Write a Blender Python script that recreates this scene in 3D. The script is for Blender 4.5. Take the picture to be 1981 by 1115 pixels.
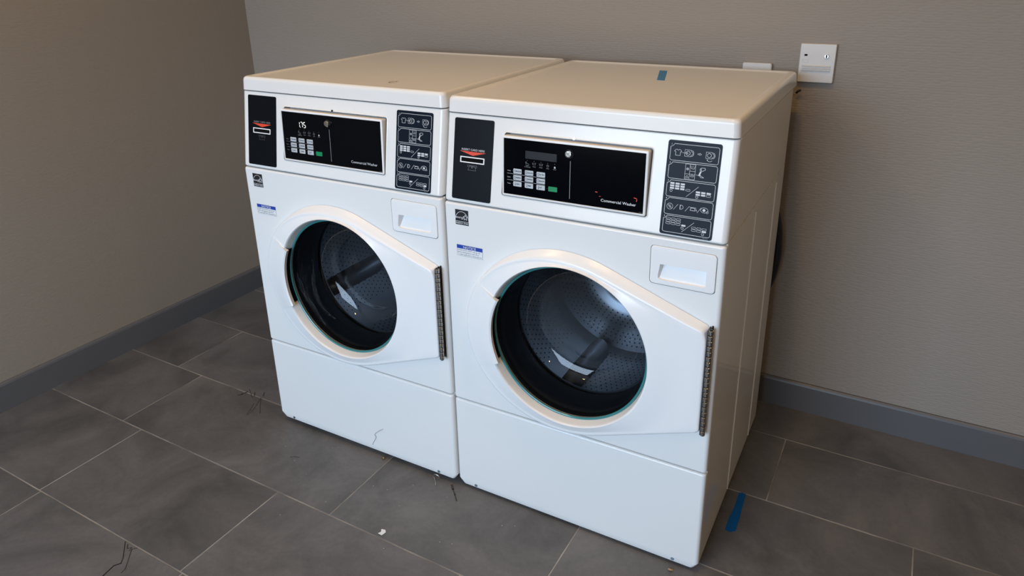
import bpy, bmesh, math, random
from mathutils import Vector, Matrix

random.seed(7)
for o in list(bpy.data.objects):
    bpy.data.objects.remove(o, do_unlink=True)
scene = bpy.context.scene
COL = scene.collection

# ------------------------------------------------------------------ camera
IMG_W, IMG_H = 1981.0, 1115.0
F_PX = 1379.6
CAM = Vector((0.96504, -1.33473, 1.38581))
YAW, PITCH, ROLL = 0.51373, -0.35054, -0.01702
fwd = Vector((-math.sin(YAW)*math.cos(PITCH), math.cos(YAW)*math.cos(PITCH), math.sin(PITCH)))
rgt = Vector((math.cos(YAW), math.sin(YAW), 0))
upv = rgt.cross(fwd)
r2 = rgt*math.cos(ROLL) + upv*math.sin(ROLL)
u2 = -rgt*math.sin(ROLL) + upv*math.cos(ROLL)
cam_data = bpy.data.cameras.new('camera')
cam = bpy.data.objects.new('camera', cam_data)
COL.objects.link(cam)
cam.matrix_world = Matrix(((r2.x, u2.x, -fwd.x, CAM.x), (r2.y, u2.y, -fwd.y, CAM.y),
                           (r2.z, u2.z, -fwd.z, CAM.z), (0, 0, 0, 1)))
cam_data.sensor_width = 36.0
cam_data.sensor_fit = 'HORIZONTAL'
cam_data.lens = F_PX/IMG_W*36.0
cam_data.shift_x = -11.69/IMG_W
cam_data.shift_y = -126.46/IMG_W
cam_data.clip_start = 0.02
scene.camera = cam

# ------------------------------------------------------------------ world, daylight, exposure
SKY = (0.66, 0.86, 1.11)
SKY_STRENGTH = 10.0
GROUND = (0.42, 0.43, 0.45)
world = bpy.data.worlds.new('daylight')
scene.world = world
world.use_nodes = True
wn = world.node_tree
wn.nodes.clear()
w_out = wn.nodes.new('ShaderNodeOutputWorld')
w_bg = wn.nodes.new('ShaderNodeBackground')
w_tc = wn.nodes.new('ShaderNodeTexCoord')
w_sep = wn.nodes.new('ShaderNodeSeparateXYZ')
w_map = wn.nodes.new('ShaderNodeMapRange')
w_mix = wn.nodes.new('ShaderNodeMix')
w_mix.data_type = 'RGBA'
w_map.inputs['From Min'].default_value = -0.05
w_map.inputs['From Max'].default_value = 0.05
w_mix.inputs[6].default_value = (*GROUND, 1)
w_mix.inputs[7].default_value = (*SKY, 1)
wn.links.new(w_tc.outputs['Generated'], w_sep.inputs[0])
wn.links.new(w_sep.outputs['Z'], w_map.inputs['Value'])
wn.links.new(w_map.outputs[0], w_mix.inputs[0])
wn.links.new(w_mix.outputs[2], w_bg.inputs['Color'])
w_bg.inputs['Strength'].default_value = SKY_STRENGTH
wn.links.new(w_bg.outputs[0], w_out.inputs['Surface'])

# room dimensions (metres)
WALL_Y = 0.83107
WALL_X = -1.55051
ROOM_R = 3.3
ROOM_F = -3.3
CEIL = 2.6
WIN_X0, WIN_X1, WIN_Z0, WIN_Z1 = -1.20, 0.95, 0.50, 2.35   # glazed door wall behind the camera

portal = bpy.data.lights.new('window_portal', 'AREA')
portal.shape = 'RECTANGLE'
portal.size = WIN_X1-WIN_X0
portal.size_y = WIN_Z1-WIN_Z0
portal.cycles.is_portal = True
po = bpy.data.objects.new('window_portal', portal)
po.location = ((WIN_X0+WIN_X1)/2, ROOM_F-0.06, (WIN_Z0+WIN_Z1)/2)
po.rotation_euler = (math.radians(90), 0, 0)       # faces +y, into the room
COL.objects.link(po)

LAMP_SPOTS = [(-0.75, -0.30), (0.55, -0.30), (1.95, -0.45), (-0.6, -1.7), (1.95, -1.8)]
LAMP_POWER = 7.0
LAMP_COLOR = (1.0, 0.60, 0.23)

scene.view_settings.view_transform = 'Standard'
scene.view_settings.look = 'None'
scene.view_settings.gamma = 1.0
scene.view_settings.use_curve_mapping = False
scene.view_settings.exposure = 0.05

# ------------------------------------------------------------------ materials
MAT = {}
def mat(name, color, rough=0.5, metal=0.0, spec=0.5, coat=0.0, emit=None, emit_s=0.0):
    m = bpy.data.materials.new(name)
    m.use_nodes = True
    b = m.node_tree.nodes['Principled BSDF']
    b.inputs['Base Color'].default_value = (*color, 1)
    b.inputs['Roughness'].default_value = rough
    b.inputs['Metallic'].default_value = metal
    b.inputs['Specular IOR Level'].default_value = spec
    b.inputs['Coat Weight'].default_value = coat
    if emit:
        b.inputs['Emission Color'].default_value = (*emit, 1)
        b.inputs['Emission Strength'].default_value = emit_s
    MAT[name] = m
    return m

def add_noise_bump(m, scale, strength, dist, detail=2.0):
    nt = m.node_tree
    b = nt.nodes['Principled BSDF']
    tc = nt.nodes.new('ShaderNodeTexCoord')
    n = nt.nodes.new('ShaderNodeTexNoise')
    n.inputs['Scale'].default_value = scale
    n.inputs['Detail'].default_value = detail
    bp = nt.nodes.new('ShaderNodeBump')
    bp.inputs['Strength'].default_value = strength
    bp.inputs['Distance'].default_value = dist
    nt.links.new(tc.outputs['Object'], n.inputs['Vector'])
    nt.links.new(n.outputs['Fac'], bp.inputs['Height'])
    nt.links.new(bp.outputs['Normal'], b.inputs['Normal'])

def add_colour_noise(m, c1, c2, scale, detail=4.0, lo=0.35, hi=0.65):
    nt = m.node_tree
    b = nt.nodes['Principled BSDF']
    tc = nt.nodes.new('ShaderNodeTexCoord')
    n = nt.nodes.new('ShaderNodeTexNoise')
    n.inputs['Scale'].default_value = scale
    n.inputs['Detail'].default_value = detail
    r = nt.nodes.new('ShaderNodeValToRGB')
    r.color_ramp.elements[0].position = lo
    r.color_ramp.elements[0].color = (*c1, 1)
    r.color_ramp.elements[1].position = hi
    r.color_ramp.elements[1].color = (*c2, 1)
    nt.links.new(tc.outputs['Object'], n.inputs['Vector'])
    nt.links.new(n.outputs['Fac'], r.inputs[0])
    nt.links.new(r.outputs[0], b.inputs['Base Color'])

mat('enamel', (0.78, 0.78, 0.76), rough=0.22, spec=0.5)
add_noise_bump(MAT['enamel'], 260.0, 0.06, 0.0006)
mat('enamel_side', (0.80, 0.79, 0.75), rough=0.08, spec=0.5)
mat('door_plastic', (0.81, 0.81, 0.80), rough=0.28)
mat('drawer_plastic', (0.82, 0.82, 0.81), rough=0.3)
mat('inner_plastic', (0.62, 0.60, 0.57), rough=0.45)
mat('black_face', (0.0012, 0.0016, 0.0030), rough=0.12, spec=0.12)
mat('card_face', (0.0010, 0.0026, 0.0050), rough=0.35, spec=0.17)
mat('step_face', (0.0026, 0.0072, 0.0160), rough=0.40, spec=0.13)
mat('black_gap', (0.004, 0.004, 0.004), rough=0.8, spec=0.1)
mat('display_window', (0.012, 0.013, 0.016), rough=0.35, spec=0.3)
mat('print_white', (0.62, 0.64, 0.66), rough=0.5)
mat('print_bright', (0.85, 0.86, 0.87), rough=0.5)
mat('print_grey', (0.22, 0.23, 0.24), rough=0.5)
mat('print_dim', (0.10, 0.105, 0.11), rough=0.5)
mat('print_red', (0.72, 0.06, 0.02), rough=0.5)
mat('print_black', (0.012, 0.012, 0.015), rough=0.5)
mat('print_blue', (0.01, 0.05, 0.36), rough=0.45)
mat('sticker_black', (0.010, 0.011, 0.013), rough=0.4)
mat('sticker_white', (0.78, 0.79, 0.80), rough=0.45)
mat('key_grey', (0.50, 0.53, 0.55), rough=0.4)
mat('key_green', (0.0, 0.24, 0.085), rough=0.35)
mat('digit_glow', (0.8, 0.8, 0.75), rough=0.5, emit=(1.0, 0.95, 0.85), emit_s=0.75)
mat('chrome', (0.62, 0.60, 0.56), rough=0.22, metal=1.0)
mat("hinge_steel", (0.42, 0.40, 0.37), rough=0.28, metal=1.0)
mat('hinge_dark', (0.03, 0.028, 0.026), rough=0.4, metal=0.6)
mat('screw_steel', (0.30, 0.40, 0.48), rough=0.3, metal=1.0)
mat('rubber', (0.010, 0.011, 0.013), rough=0.6, spec=0.25)
mat('gasket', (0.030, 0.032, 0.035), rough=0.5, spec=0.35)
mat('drum_steel', (0.42, 0.43, 0.45), rough=0.36, metal=0.85)
mat('drum_hole', (0.004, 0.004, 0.005), rough=0.9)
mat('foot_black', (0.02, 0.02, 0.02), rough=0.6)
mat('tape_blue', (0.0, 0.085, 0.27), rough=0.6, spec=0.2)
mat('tape_blue_pale', (0.055, 0.24, 0.50), rough=0.55, spec=0.3)
mat('paper', (0.75, 0.76, 0.77), rough=0.8)
mat('hose', (0.008, 0.008, 0.009), rough=0.45)
mat('plate_white', (0.66, 0.64, 0.61), rough=0.45)
mat('mark_dark', (0.018, 0.017, 0.016), rough=0.8, spec=0.1)
mat('mark_soft', (0.055, 0.052, 0.05), rough=0.7, spec=0.2)
mat('stain_brown', (0.36, 0.20, 0.085), rough=0.5)
mat('brass', (0.45, 0.30, 0.12), rough=0.4, metal=1.0)
mat('thread', (0.10, 0.10, 0.11), rough=0.9)
mat('ceiling_white', (0.62, 0.60, 0.56), rough=0.9)
mat('lamp_trim', (0.7, 0.7, 0.68), rough=0.4)
mat('lamp_lens', (0.9, 0.8, 0.6), rough=0.5, emit=LAMP_COLOR, emit_s=8.0)
mat('frame_dark', (0.03, 0.03, 0.032), rough=0.4)
mat('baseboard', (0.112, 0.113, 0.118), rough=0.38, spec=0.45)
mat('grout', (0.27, 0.25, 0.225), rough=0.85, spec=0.2)
add_colour_noise(MAT['grout'], (0.16, 0.148, 0.135), (0.38, 0.355, 0.32), 7.0)

def tile_material():
    m = mat('slate_tile', (0.1, 0.1, 0.1), rough=0.46, spec=0.42)
    nt = m.node_tree
    b = nt.nodes['Principled BSDF']
    tc = nt.nodes.new('ShaderNodeTexCoord')
    oi = nt.nodes.new('ShaderNodeObjectInfo')
    comb = nt.nodes.new('ShaderNodeCombineXYZ')
    mul = nt.nodes.new('ShaderNodeMath'); mul.operation = 'MULTIPLY'
    mul.inputs[1].default_value = 37.0
    nt.links.new(oi.outputs['Random'], mul.inputs[0])
    nt.links.new(mul.outputs[0], comb.inputs['Z'])
    add = nt.nodes.new('ShaderNodeVectorMath'); add.operation = 'ADD'
    nt.links.new(tc.outputs['Object'], add.inputs[0])
    nt.links.new(comb.outputs[0], add.inputs[1])
    n1 = nt.nodes.new('ShaderNodeTexNoise')
    n1.inputs['Scale'].default_value = 3.6
    n1.inputs['Detail'].default_value = 7.0
    n1.inputs['Roughness'].default_value = 0.62
    n1.inputs['Distortion'].default_value = 0.7
    nt.links.new(add.outputs[0], n1.inputs['Vector'])
    r1 = nt.nodes.new('ShaderNodeValToRGB')
    e = r1.color_ramp.elements
    e[0].position = 0.32; e[0].color = (0.077, 0.0755, 0.0765, 1)
    e[1].position = 0.70; e[1].color = (0.160, 0.154, 0.153, 1)
    nt.links.new(n1.outputs['Fac'], r1.inputs[0])
    n2 = nt.nodes.new('ShaderNodeTexNoise')
    n2.inputs['Scale'].default_value = 90.0
    n2.inputs['Detail'].default_value = 3.0
    nt.links.new(add.outputs[0], n2.inputs['Vector'])
    mp = nt.nodes.new('ShaderNodeMapRange')
    mp.inputs['To Min'].default_value = 0.86
    mp.inputs['To Max'].default_value = 1.12
    nt.links.new(n2.outputs['Fac'], mp.inputs['Value'])
    vm = nt.nodes.new('ShaderNodeVectorMath'); vm.operation = 'SCALE'
    nt.links.new(r1.outputs[0], vm.inputs[0])
    nt.links.new(mp.outputs[0], vm.inputs['Scale'])
    mp2 = nt.nodes.new('ShaderNodeMapRange')
    mp2.inputs['To Min'].default_value = 0.9
    mp2.inputs['To Max'].default_value = 1.1
    nt.links.new(oi.outputs['Random'], mp2.inputs['Value'])
    vm2 = nt.nodes.new('ShaderNodeVectorMath'); vm2.operation = 'SCALE'
    nt.links.new(vm.outputs[0], vm2.inputs[0])
    nt.links.new(mp2.outputs[0], vm2.inputs['Scale'])
    nt.links.new(vm2.outputs[0], b.inputs['Base Color'])
    n3 = nt.nodes.new('ShaderNodeTexNoise')
    n3.inputs['Scale'].default_value = 14.0
    n3.inputs['Detail'].default_value = 8.0
    nt.links.new(add.outputs[0], n3.inputs['Vector'])
    bp = nt.nodes.new('ShaderNodeBump')
    bp.inputs['Strength'].default_value = 0.25
    bp.inputs['Distance'].default_value = 0.002
    nt.links.new(n3.outputs['Fac'], bp.inputs['Height'])
    nt.links.new(bp.outputs[0], b.inputs['Normal'])
tile_material()

def wallpaper(name, axis, color, strength):
    m = mat(name, color, rough=0.62, spec=0.28)
    nt = m.node_tree
    b = nt.nodes['Principled BSDF']
    tc = nt.nodes.new('ShaderNodeTexCoord')
    sep = nt.nodes.new('ShaderNodeSeparateXYZ')
    comb = nt.nodes.new('ShaderNodeCombineXYZ')
    nt.links.new(tc.outputs['Object'], sep.inputs[0])
    nz = nt.nodes.new('ShaderNodeTexNoise')
    nz.inputs['Scale'].default_value = 45.0
    nz.inputs['Detail'].default_value = 2.0
    nt.links.new(tc.outputs['Object'], nz.inputs['Vector'])
    ma = nt.nodes.new('ShaderNodeMath'); ma.operation = 'MULTIPLY_ADD'
    ma.inputs[1].default_value = 0.004
    nt.links.new(nz.outputs['Fac'], ma.inputs[0])
    nt.links.new(sep.outputs['Z'], ma.inputs[2])
    nt.links.new(sep.outputs[axis], comb.inputs['X'])
    nt.links.new(ma.outputs[0], comb.inputs['Y'])
    mp = nt.nodes.new('ShaderNodeMapping')
    mp.inputs['Scale'].default_value = (50.0, 150.0, 1.0)
    nt.links.new(comb.outputs[0], mp.inputs['Vector'])
    br = nt.nodes.new('ShaderNodeTexVoronoi')
    br.voronoi_dimensions = '2D'
    br.feature = 'SMOOTH_F1'
    br.inputs['Scale'].default_value = 1.0
    br.inputs['Smoothness'].default_value = 0.25
    br.inputs['Randomness'].default_value = 0.55
    nt.links.new(mp.outputs[0], br.inputs['Vector'])
    bp = nt.nodes.new('ShaderNodeBump')
    bp.inputs['Strength'].default_value = strength
    bp.inputs['Distance'].default_value = -0.0022
    nt.links.new(br.outputs['Distance'], bp.inputs['Height'])
    nt.links.new(bp.outputs[0], b.inputs['Normal'])
wallpaper('wallpaper_back', 'X', (0.300, 0.262, 0.222), 0.42)
wallpaper('wallpaper_left', 'Y', (0.300, 0.260, 0.212), 0.16)

def glass_material(name, tint, refl_rough=0.0, ior=1.5):
    m = bpy.data.materials.new(name)
    m.use_nodes = True
    nt = m.node_tree
    nt.nodes.clear()
    out = nt.nodes.new('ShaderNodeOutputMaterial')
    tr = nt.nodes.new('ShaderNodeBsdfTransparent')
    tr.inputs['Color'].default_value = (*tint, 1)
    gl = nt.nodes.new('ShaderNodeBsdfGlossy')
    gl.inputs['Roughness'].default_value = refl_rough
    fr = nt.nodes.new('ShaderNodeFresnel')
    # same reflectance from either side of the sheet
    ge = nt.nodes.new('ShaderNodeNewGeometry')
    mr = nt.nodes.new('ShaderNodeMapRange')
    mr.inputs['To Min'].default_value = ior
    mr.inputs['To Max'].default_value = 1.0/ior
    nt.links.new(ge.outputs['Backfacing'], mr.inputs['Value'])
    nt.links.new(mr.outputs[0], fr.inputs['IOR'])
    mx = nt.nodes.new('ShaderNodeMixShader')
    nt.links.new(fr.outputs[0], mx.inputs[0])
    nt.links.new(tr.outputs[0], mx.inputs[1])
    nt.links.new(gl.outputs[0], mx.inputs[2])
    nt.links.new(mx.outputs[0], out.inputs['Surface'])
    MAT[name] = m
glass_material('bowl_glass', (0.56, 0.60, 0.64), 0.015, 1.5)
mat('glass_edge', (0.03, 0.19, 0.19), rough=0.12, spec=0.6)

# ------------------------------------------------------------------ object helpers
def link(name, me, m, parent=None):
    o = bpy.data.objects.new(name, me)
    COL.objects.link(o)
    if m is not None:
        me.materials.clear()
        me.materials.append(MAT[m])
    if parent is not None:
        o.parent = parent
    return o

def tag(o, label=None, cat=None, group=None, kind=None):
    if label: o['label'] = label
    if cat: o['category'] = cat
    if group: o['group'] = group
    if kind: o['kind'] = kind
    return o

def empty(name, loc, rz=0.0):
    o = bpy.data.objects.new(name, None)
    o.empty_display_size = 0.1
    o.location = loc
    o.rotation_euler = (0, 0, rz)
    COL.objects.link(o)
    return o

def finish(bm, name, m, parent=None, smooth=True, angle=35, weighted=False):
    bmesh.ops.recalc_face_normals(bm, faces=bm.faces)
    me = bpy.data.meshes.new(name)
    bm.to_mesh(me)
    bm.free()
    if smooth:
        me.polygons.foreach_set('use_smooth', [True]*len(me.polygons))
        me.set_sharp_from_angle(angle=math.radians(angle))
    o = link(name, me, m, parent)
    if weighted:
        w = o.modifiers.new('normals', 'WEIGHTED_NORMAL')
        w.keep_sharp = True
        w.weight = 90
    return o

def bm_box(bm, x0, x1, y0, y1, z0, z1):
    vs = [bm.verts.new(p) for p in ((x0,y0,z0),(x1,y0,z0),(x1,y1,z0),(x0,y1,z0),
                                    (x0,y0,z1),(x1,y0,z1),(x1,y1,z1),(x0,y1,z1))]
    for f in ((0,3,2,1),(4,5,6,7),(0,1,5,4),(1,2,6,5),(2,3,7,6),(3,0,4,7)):
        bm.faces.new([vs[i] for i in f])
    return vs

def box(name, m, parent, x0, x1, y0, y1, z0, z1, bev=0.0, seg=2):
    bm = bmesh.new()
    bm_box(bm, x0, x1, y0, y1, z0, z1)
    if bev > 0:
        bmesh.ops.bevel(bm, geom=list(bm.edges), offset=bev, segments=seg, profile=0.5, affect='EDGES')
    return finish(bm, name, m, parent, weighted=bev > 0)

def slab_bm(x0, x1, y0, y1, z0, z1, rv, rt, rb, segv=5, segh=3):
    """Panel with its face at y0: rounded upright corners rv, rounded top rt and bottom rb edges."""
    bm = bmesh.new()
    bm_box(bm, x0, x1, y0, y1, z0, z1)
    def front_vertical(e):
        a, b = e.verts
        return abs(a.co.y-y0) < 1e-6 and abs(b.co.y-y0) < 1e-6 and abs(a.co.x-b.co.x) < 1e-6
    bmesh.ops.bevel(bm, geom=[e for e in bm.edges if front_vertical(e)], offset=rv, segments=segv,
                    profile=0.5, affect='EDGES')
    for zz, r in ((z1, rt), (z0, rb)):
        if r <= 0: continue
        es = [e for e in bm.edges if all(abs(v.co.z-zz) < 1e-6 for v in e.verts)
              and min(v.co.y for v in e.verts) < y1-1e-5]
        bmesh.ops.bevel(bm, geom=es, offset=r, segments=segh, profile=0.5, affect='EDGES')
    return bm

def boolean_cut(o, cutter):
    md = o.modifiers.new('cut', 'BOOLEAN')
    md.operation = 'DIFFERENCE'
    md.solver = 'EXACT'
    md.object = cutter
    # the cut has to come before the normals modifier
    while o.modifiers.find('cut') > 0:
        o.modifiers.move(o.modifiers.find('cut'), o.modifiers.find('cut')-1)
    w = o.modifiers.get('normals')
    if w: w.show_viewport = False
    dg = bpy.context.evaluated_depsgraph_get()
    me = bpy.data.meshes.new_from_object(o.evaluated_get(dg))
    o.modifiers.remove(o.modifiers['cut'])
    if w: w.show_viewport = True
    mats = list(o.data.materials)
    o.data = me
    me.materials.clear()
    for x in mats: me.materials.append(x)
    me.polygons.foreach_set('material_index', [0]*len(me.polygons))
    me.polygons.foreach_set('use_smooth', [True]*len(me.polygons))
    me.set_sharp_from_angle(angle=math.radians(35))
    bpy.data.objects.remove(cutter, do_unlink=True)

def rrect(x0, x1, z0, z1, r, n=5):
    pts = []
    for cx, cz, a0 in ((x1-r, z1-r, 0), (x0+r, z1-r, 90), (x0+r, z0+r, 180), (x1-r, z0+r, 270)):
        for k in range(n+1):
            a = math.radians(a0+90*k/n)
            pts.append((cx+r*math.cos(a), cz+r*math.sin(a)))
    return pts

def prism_bm(bm, pts, y0, y1, frame=None):
    """Extrude a 2D (x,z) outline between y0 and y1; frame maps (a,b,h)->xyz."""
    fr = frame or (lambda a, b, h: (a, h, b))
    A = [bm.verts.new(fr(p[0], p[1], y0)) for p in pts]
    B = [bm.verts.new(fr(p[0], p[1], y1)) for p in pts]
    n = len(pts)
    bm.faces.new(A)
    bm.faces.new(list(reversed(B)))
    for i in range(n):
        j = (i+1) % n
        bm.faces.new((A[i], B[i], B[j], A[j]))

def prism(name, m, parent, pts, y0, y1, frame=None, angle=35):
    bm = bmesh.new()
    prism_bm(bm, pts, y0, y1, frame)
    return finish(bm, name, m, parent, angle=angle)

def lathe(name, m, parent, prof, cx, cz, n=72, angle=40, closed_end=False):
    """Spin (r, y) profile round the y axis through (cx, cz)."""
    bm = bmesh.new()
    rings = []
    for r, y in prof:
        if r < 1e-6:
            rings.append([bm.verts.new((cx, y, cz))])
        else:
            rings.append([bm.verts.new((cx+r*math.cos(2*math.pi*k/n), y, cz+r*math.sin(2*math.pi*k/n))) for k in range(n)])
    for a, b in zip(rings, rings[1:]):
        for k in range(n):
            j = (k+1) % n
            if len(a) == 1 and len(b) == 1: continue
            if len(b) == 1: bm.faces.new((a[k], a[j], b[0]))
            elif len(a) == 1: bm.faces.new((a[0], b[j], b[k]))
            else: bm.faces.new((a[k], a[j], b[j], b[k]))
    return finish(bm, name, m, parent, angle=angle)

def cyl_bm(bm, p0, p1, r0, r1=None, n=14):
    r1 = r0 if r1 is None else r1
    p0, p1 = Vector(p0), Vector(p1)
    d = (p1-p0).normalized()
    a = d.orthogonal().normalized()
    b = d.cross(a)
    A = [bm.verts.new(p0+(a*math.cos(2*math.pi*k/n)+b*math.sin(2*math.pi*k/n))*r0) for k in range(n)]
    B = [bm.verts.new(p1+(a*math.cos(2*math.pi*k/n)+b*math.sin(2*math.pi*k/n))*r1) for k in range(n)]
    bm.faces.new(A); bm.faces.new(list(reversed(B)))
    for k in range(n):
        j = (k+1) % n
        bm.faces.new((A[k], B[k], B[j], A[j]))

def tube(name, m, parent, pts, r, n=10):
    """Round tube along a polyline (Catmull-Rom smoothed)."""
    P = [Vector(p) for p in pts]
    S = []
    for i in range(len(P)-1):
        p0 = P[max(i-1, 0)]; p1 = P[i]; p2 = P[i+1]; p3 = P[min(i+2, len(P)-1)]
        for k in range(6):
            t = k/6
            S.append(0.5*((2*p1)+(p2-p0)*t+(2*p0-5*p1+4*p2-p3)*t*t+(3*p1-p0-3*p2+p3)*t**3))
    S.append(P[-1])
    bm = bmesh.new()
    rings = []
    nrm = None
    for i, p in enumerate(S):
        d = (S[min(i+1, len(S)-1)]-S[max(i-1, 0)]).normalized()
        if nrm is None: nrm = d.orthogonal().normalized()
        nrm = (nrm-d*nrm.dot(d)).normalized()
        b = d.cross(nrm)
        rings.append([bm.verts.new(p+(nrm*math.cos(2*math.pi*k/n)+b*math.sin(2*math.pi*k/n))*r) for k in range(n)])
    for a, b in zip(rings, rings[1:]):
        for k in range(n):
            j = (k+1) % n
            bm.faces.new((a[k], a[j], b[j], b[k]))
    bm.faces.new(rings[0]); bm.faces.new(list(reversed(rings[-1])))
    return finish(bm, name, m, parent, angle=60)

# ------------------------------------------------------------------ flat print (lettering, pictograms)
_TEXT = {}
def text_mesh(s):
    if s not in _TEXT:
        cu = bpy.data.curves.new('lettering_source', 'FONT')
        cu.body = s
        cu.size = 1.0
        cu.resolution_u = 2
        ob = bpy.data.objects.new('lettering_source', cu)
        COL.objects.link(ob)
        dg = bpy.context.evaluated_depsgraph_get()
        me = ob.evaluated_get(dg).to_mesh()
        vs = [(v.co.x, v.co.y) for v in me.vertices]
        fs = [tuple(p.vertices) for p in me.polygons]
        ob.evaluated_get(dg).to_mesh_clear()
        bpy.data.objects.remove(ob, do_unlink=True)
        bpy.data.curves.remove(cu)
        _TEXT[s] = (vs, fs)
    return _TEXT[s]

class Print:
    """Flat artwork in panel coordinates (a across, b up)."""
    def __init__(self):
        self.v = []; self.f = []
    def poly(self, pts):
        i = len(self.v)
        self.v += list(pts)
        self.f.append(tuple(range(i, i+len(pts))))
        return self
    def rect(self, a0, b0, a1, b1):
        return self.poly([(a0, b0), (a1, b0), (a1, b1), (a0, b1)])
    def line(self, pts, w, closed=False):
        n = len(pts)
        for i in range(n if closed else n-1):
            p = Vector(pts[i]); q = Vector(pts[(i+1) % n])
            d = q-p
            if d.length < 1e-9: continue
            d.normalize()
            s = Vector((-d.y, d.x))*w/2
            e = d*w*0.45
            self.poly([tuple(p-e-s), tuple(q+e-s), tuple(q+e+s), tuple(p-e+s)])
        return self
    def arc(self, a, b, r, w, a0=0, a1=360, n=20, ry=None):
        ry = r if ry is None else ry
        pts = [(a+r*math.cos(math.radians(a0+(a1-a0)*k/n)), b+ry*math.sin(math.radians(a0+(a1-a0)*k/n))) for k in range(n+1)]
        return self.line(pts, w)
    def disc(self, a, b, r, n=12):
        return self.poly([(a+r*math.cos(2*math.pi*k/n), b+r*math.sin(2*math.pi*k/n)) for k in range(n)])
    def text(self, s, a0, b0, width=None, height=None, align='L', bold=0.0):
        vs, fs = text_mesh(s)
        if not vs: return self
        x0 = min(p[0] for p in vs); x1 = max(p[0] for p in vs)
        cap = 0.72
        sy = (height/cap) if height else (width/(x1-x0))
        sx = (width/(x1-x0)) if width else sy
        w = (x1-x0)*sx
        ox = a0-(w/2 if align == 'C' else (w if align == 'R' else 0))
        offs = [(0, 0)] + ([(bold, 0), (-bold, 0), (0, bold)] if bold else [])
        for dx, dy in offs:
            i = len(self.v)
            self.v += [(ox+(p[0]-x0)*sx+dx, b0+p[1]*sy+dy) for p in vs]
            self.f += [tuple(k+i for k in f) for f in fs]
        return self
    def build(self, name, m, parent, frame, h):
        me = bpy.data.meshes.new(name)
        me.from_pydata([frame(a, b, h) for a, b in self.v], [], self.f)
        me.update()
        # every face looks outwards
        n_out = Vector(frame(0, 0, 1))-Vector(frame(0, 0, 0))
        bm = bmesh.new(); bm.from_mesh(me)
        bm.normal_update()
        flip = [f for f in bm.faces if f.normal.dot(n_out) < 0]
        if flip: bmesh.ops.reverse_faces(bm, faces=flip)
        bm.to_mesh(me); bm.free()
        return link(name, me, m, parent)

# ------------------------------------------------------------------ the room
ground_floor = box('floor', 'grout', None, WALL_X-0.1, ROOM_R+0.1, ROOM_F-0.1, WALL_Y+0.1, -0.06, -0.0008)
tag(ground_floor, 'pale grout bed between the dark slate floor tiles', None, kind='structure')
ROWS = [ROOM_F, -3.014, -2.709, -2.404, -2.099, -1.794, -1.489, -1.184, -0.879, -0.574, -0.2575, 0.0473, 0.346, 0.6455, WALL_Y]
JOINTS = {8: [-1.03, -0.42, 0.19, 0.80, 1.41, 2.02, 2.63, 3.24],
          9: [-1.039, -0.4304, 0.18, 0.79, 1.40, 2.01, 2.62, 3.23],
          10: [-1.138, -0.2407, 0.369, 0.979, 1.589, 2.2, 2.81],
          11: [-1.27, -0.66, -0.05, 0.52, 1.13, 1.74, 2.35, 2.96],
          12: [-1.05, -0.44, 0.166, 0.776, 1.386, 1.996, 2.606, 3.216],
          13: [-0.85, -0.24, 0.37, 2.40]}
G = 0.0016
_tiles = {}
for i in range(len(ROWS)-1):
    y0, y1 = ROWS[i], ROWS[i+1]
    xs = JOINTS.get(i) or [WALL_X+0.2+(0.3 if i % 2 else 0.0)+0.61*k for k in range(9)]
    xs = [WALL_X]+[x for x in xs if WALL_X+0.02 < x < ROOM_R-0.02]+[ROOM_R]
    for x0, x1 in zip(xs, xs[1:]):
        w, d = round(x1-x0-2*G, 4), round(y1-y0-2*G, 4)
        key = (w, d)
        if key not in _tiles:
            bm = bmesh.new()
            bm_box(bm, -w/2, w/2, -d/2, d/2, -0.01, 0.0)
            top = [e for e in bm.edges if all(abs(v.co.z) < 1e-6 for v in e.verts)]
            bmesh.ops.bevel(bm, geom=top, offset=0.0008, segments=1, affect='EDGES')
            bmesh.ops.recalc_face_normals(bm, faces=bm.faces)
            me = bpy.data.meshes.new('tile'); bm.to_mesh(me); bm.free()
            me.materials.append(MAT['slate_tile'])
            _tiles[key] = me
        t = bpy.data.objects.new('tile', _tiles[key])
        t.location = ((x0+x1)/2, (y0+y1)/2, random.uniform(-0.0003, 0.0))
        COL.objects.link(t)
        t.parent = ground_floor

tag(box('wall_back', 'wallpaper_back', None, WALL_X-0.1, ROOM_R+0.1, WALL_Y, WALL_Y+0.1, -0.0014, CEIL), 'taupe woven wallcovering on the wall behind both washers', kind='structure')
tag(box('wall_left', 'wallpaper_left', None, WALL_X-0.1, WALL_X, ROOM_F, WALL_Y, -0.0014, CEIL), 'shaded taupe wall to the left of the washers', kind='structure')
tag(box('wall_right', 'wallpaper_left', None, ROOM_R, ROOM_R+0.1, ROOM_F, WALL_Y, -0.0014, CEIL), 'taupe wall closing the room on the right', kind='structure')
tag(box('ceiling', 'ceiling_white', None, WALL_X-0.1, ROOM_R+0.1, ROOM_F-0.1, WALL_Y+0.1, CEIL, CEIL+0.1), 'plain off-white ceiling with recessed lamps', kind='structure')
bm = bmesh.new()
for a in ((WALL_X-0.1, WIN_X0, -0.0014, CEIL), (WIN_X1, ROOM_R+0.1, -0.0014, CEIL), (WIN_X0, WIN_X1, WIN_Z1, CEIL), (WIN_X0, WIN_X1, -0.0014, WIN_Z0)):
    bm_box(bm, a[0], a[1], ROOM_F-0.1, ROOM_F, a[2], a[3])
tag(finish(bm, 'wall_front', 'wallpaper_back', None, smooth=False), 'wall behind the viewer around the glazed opening', kind='structure')
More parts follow.
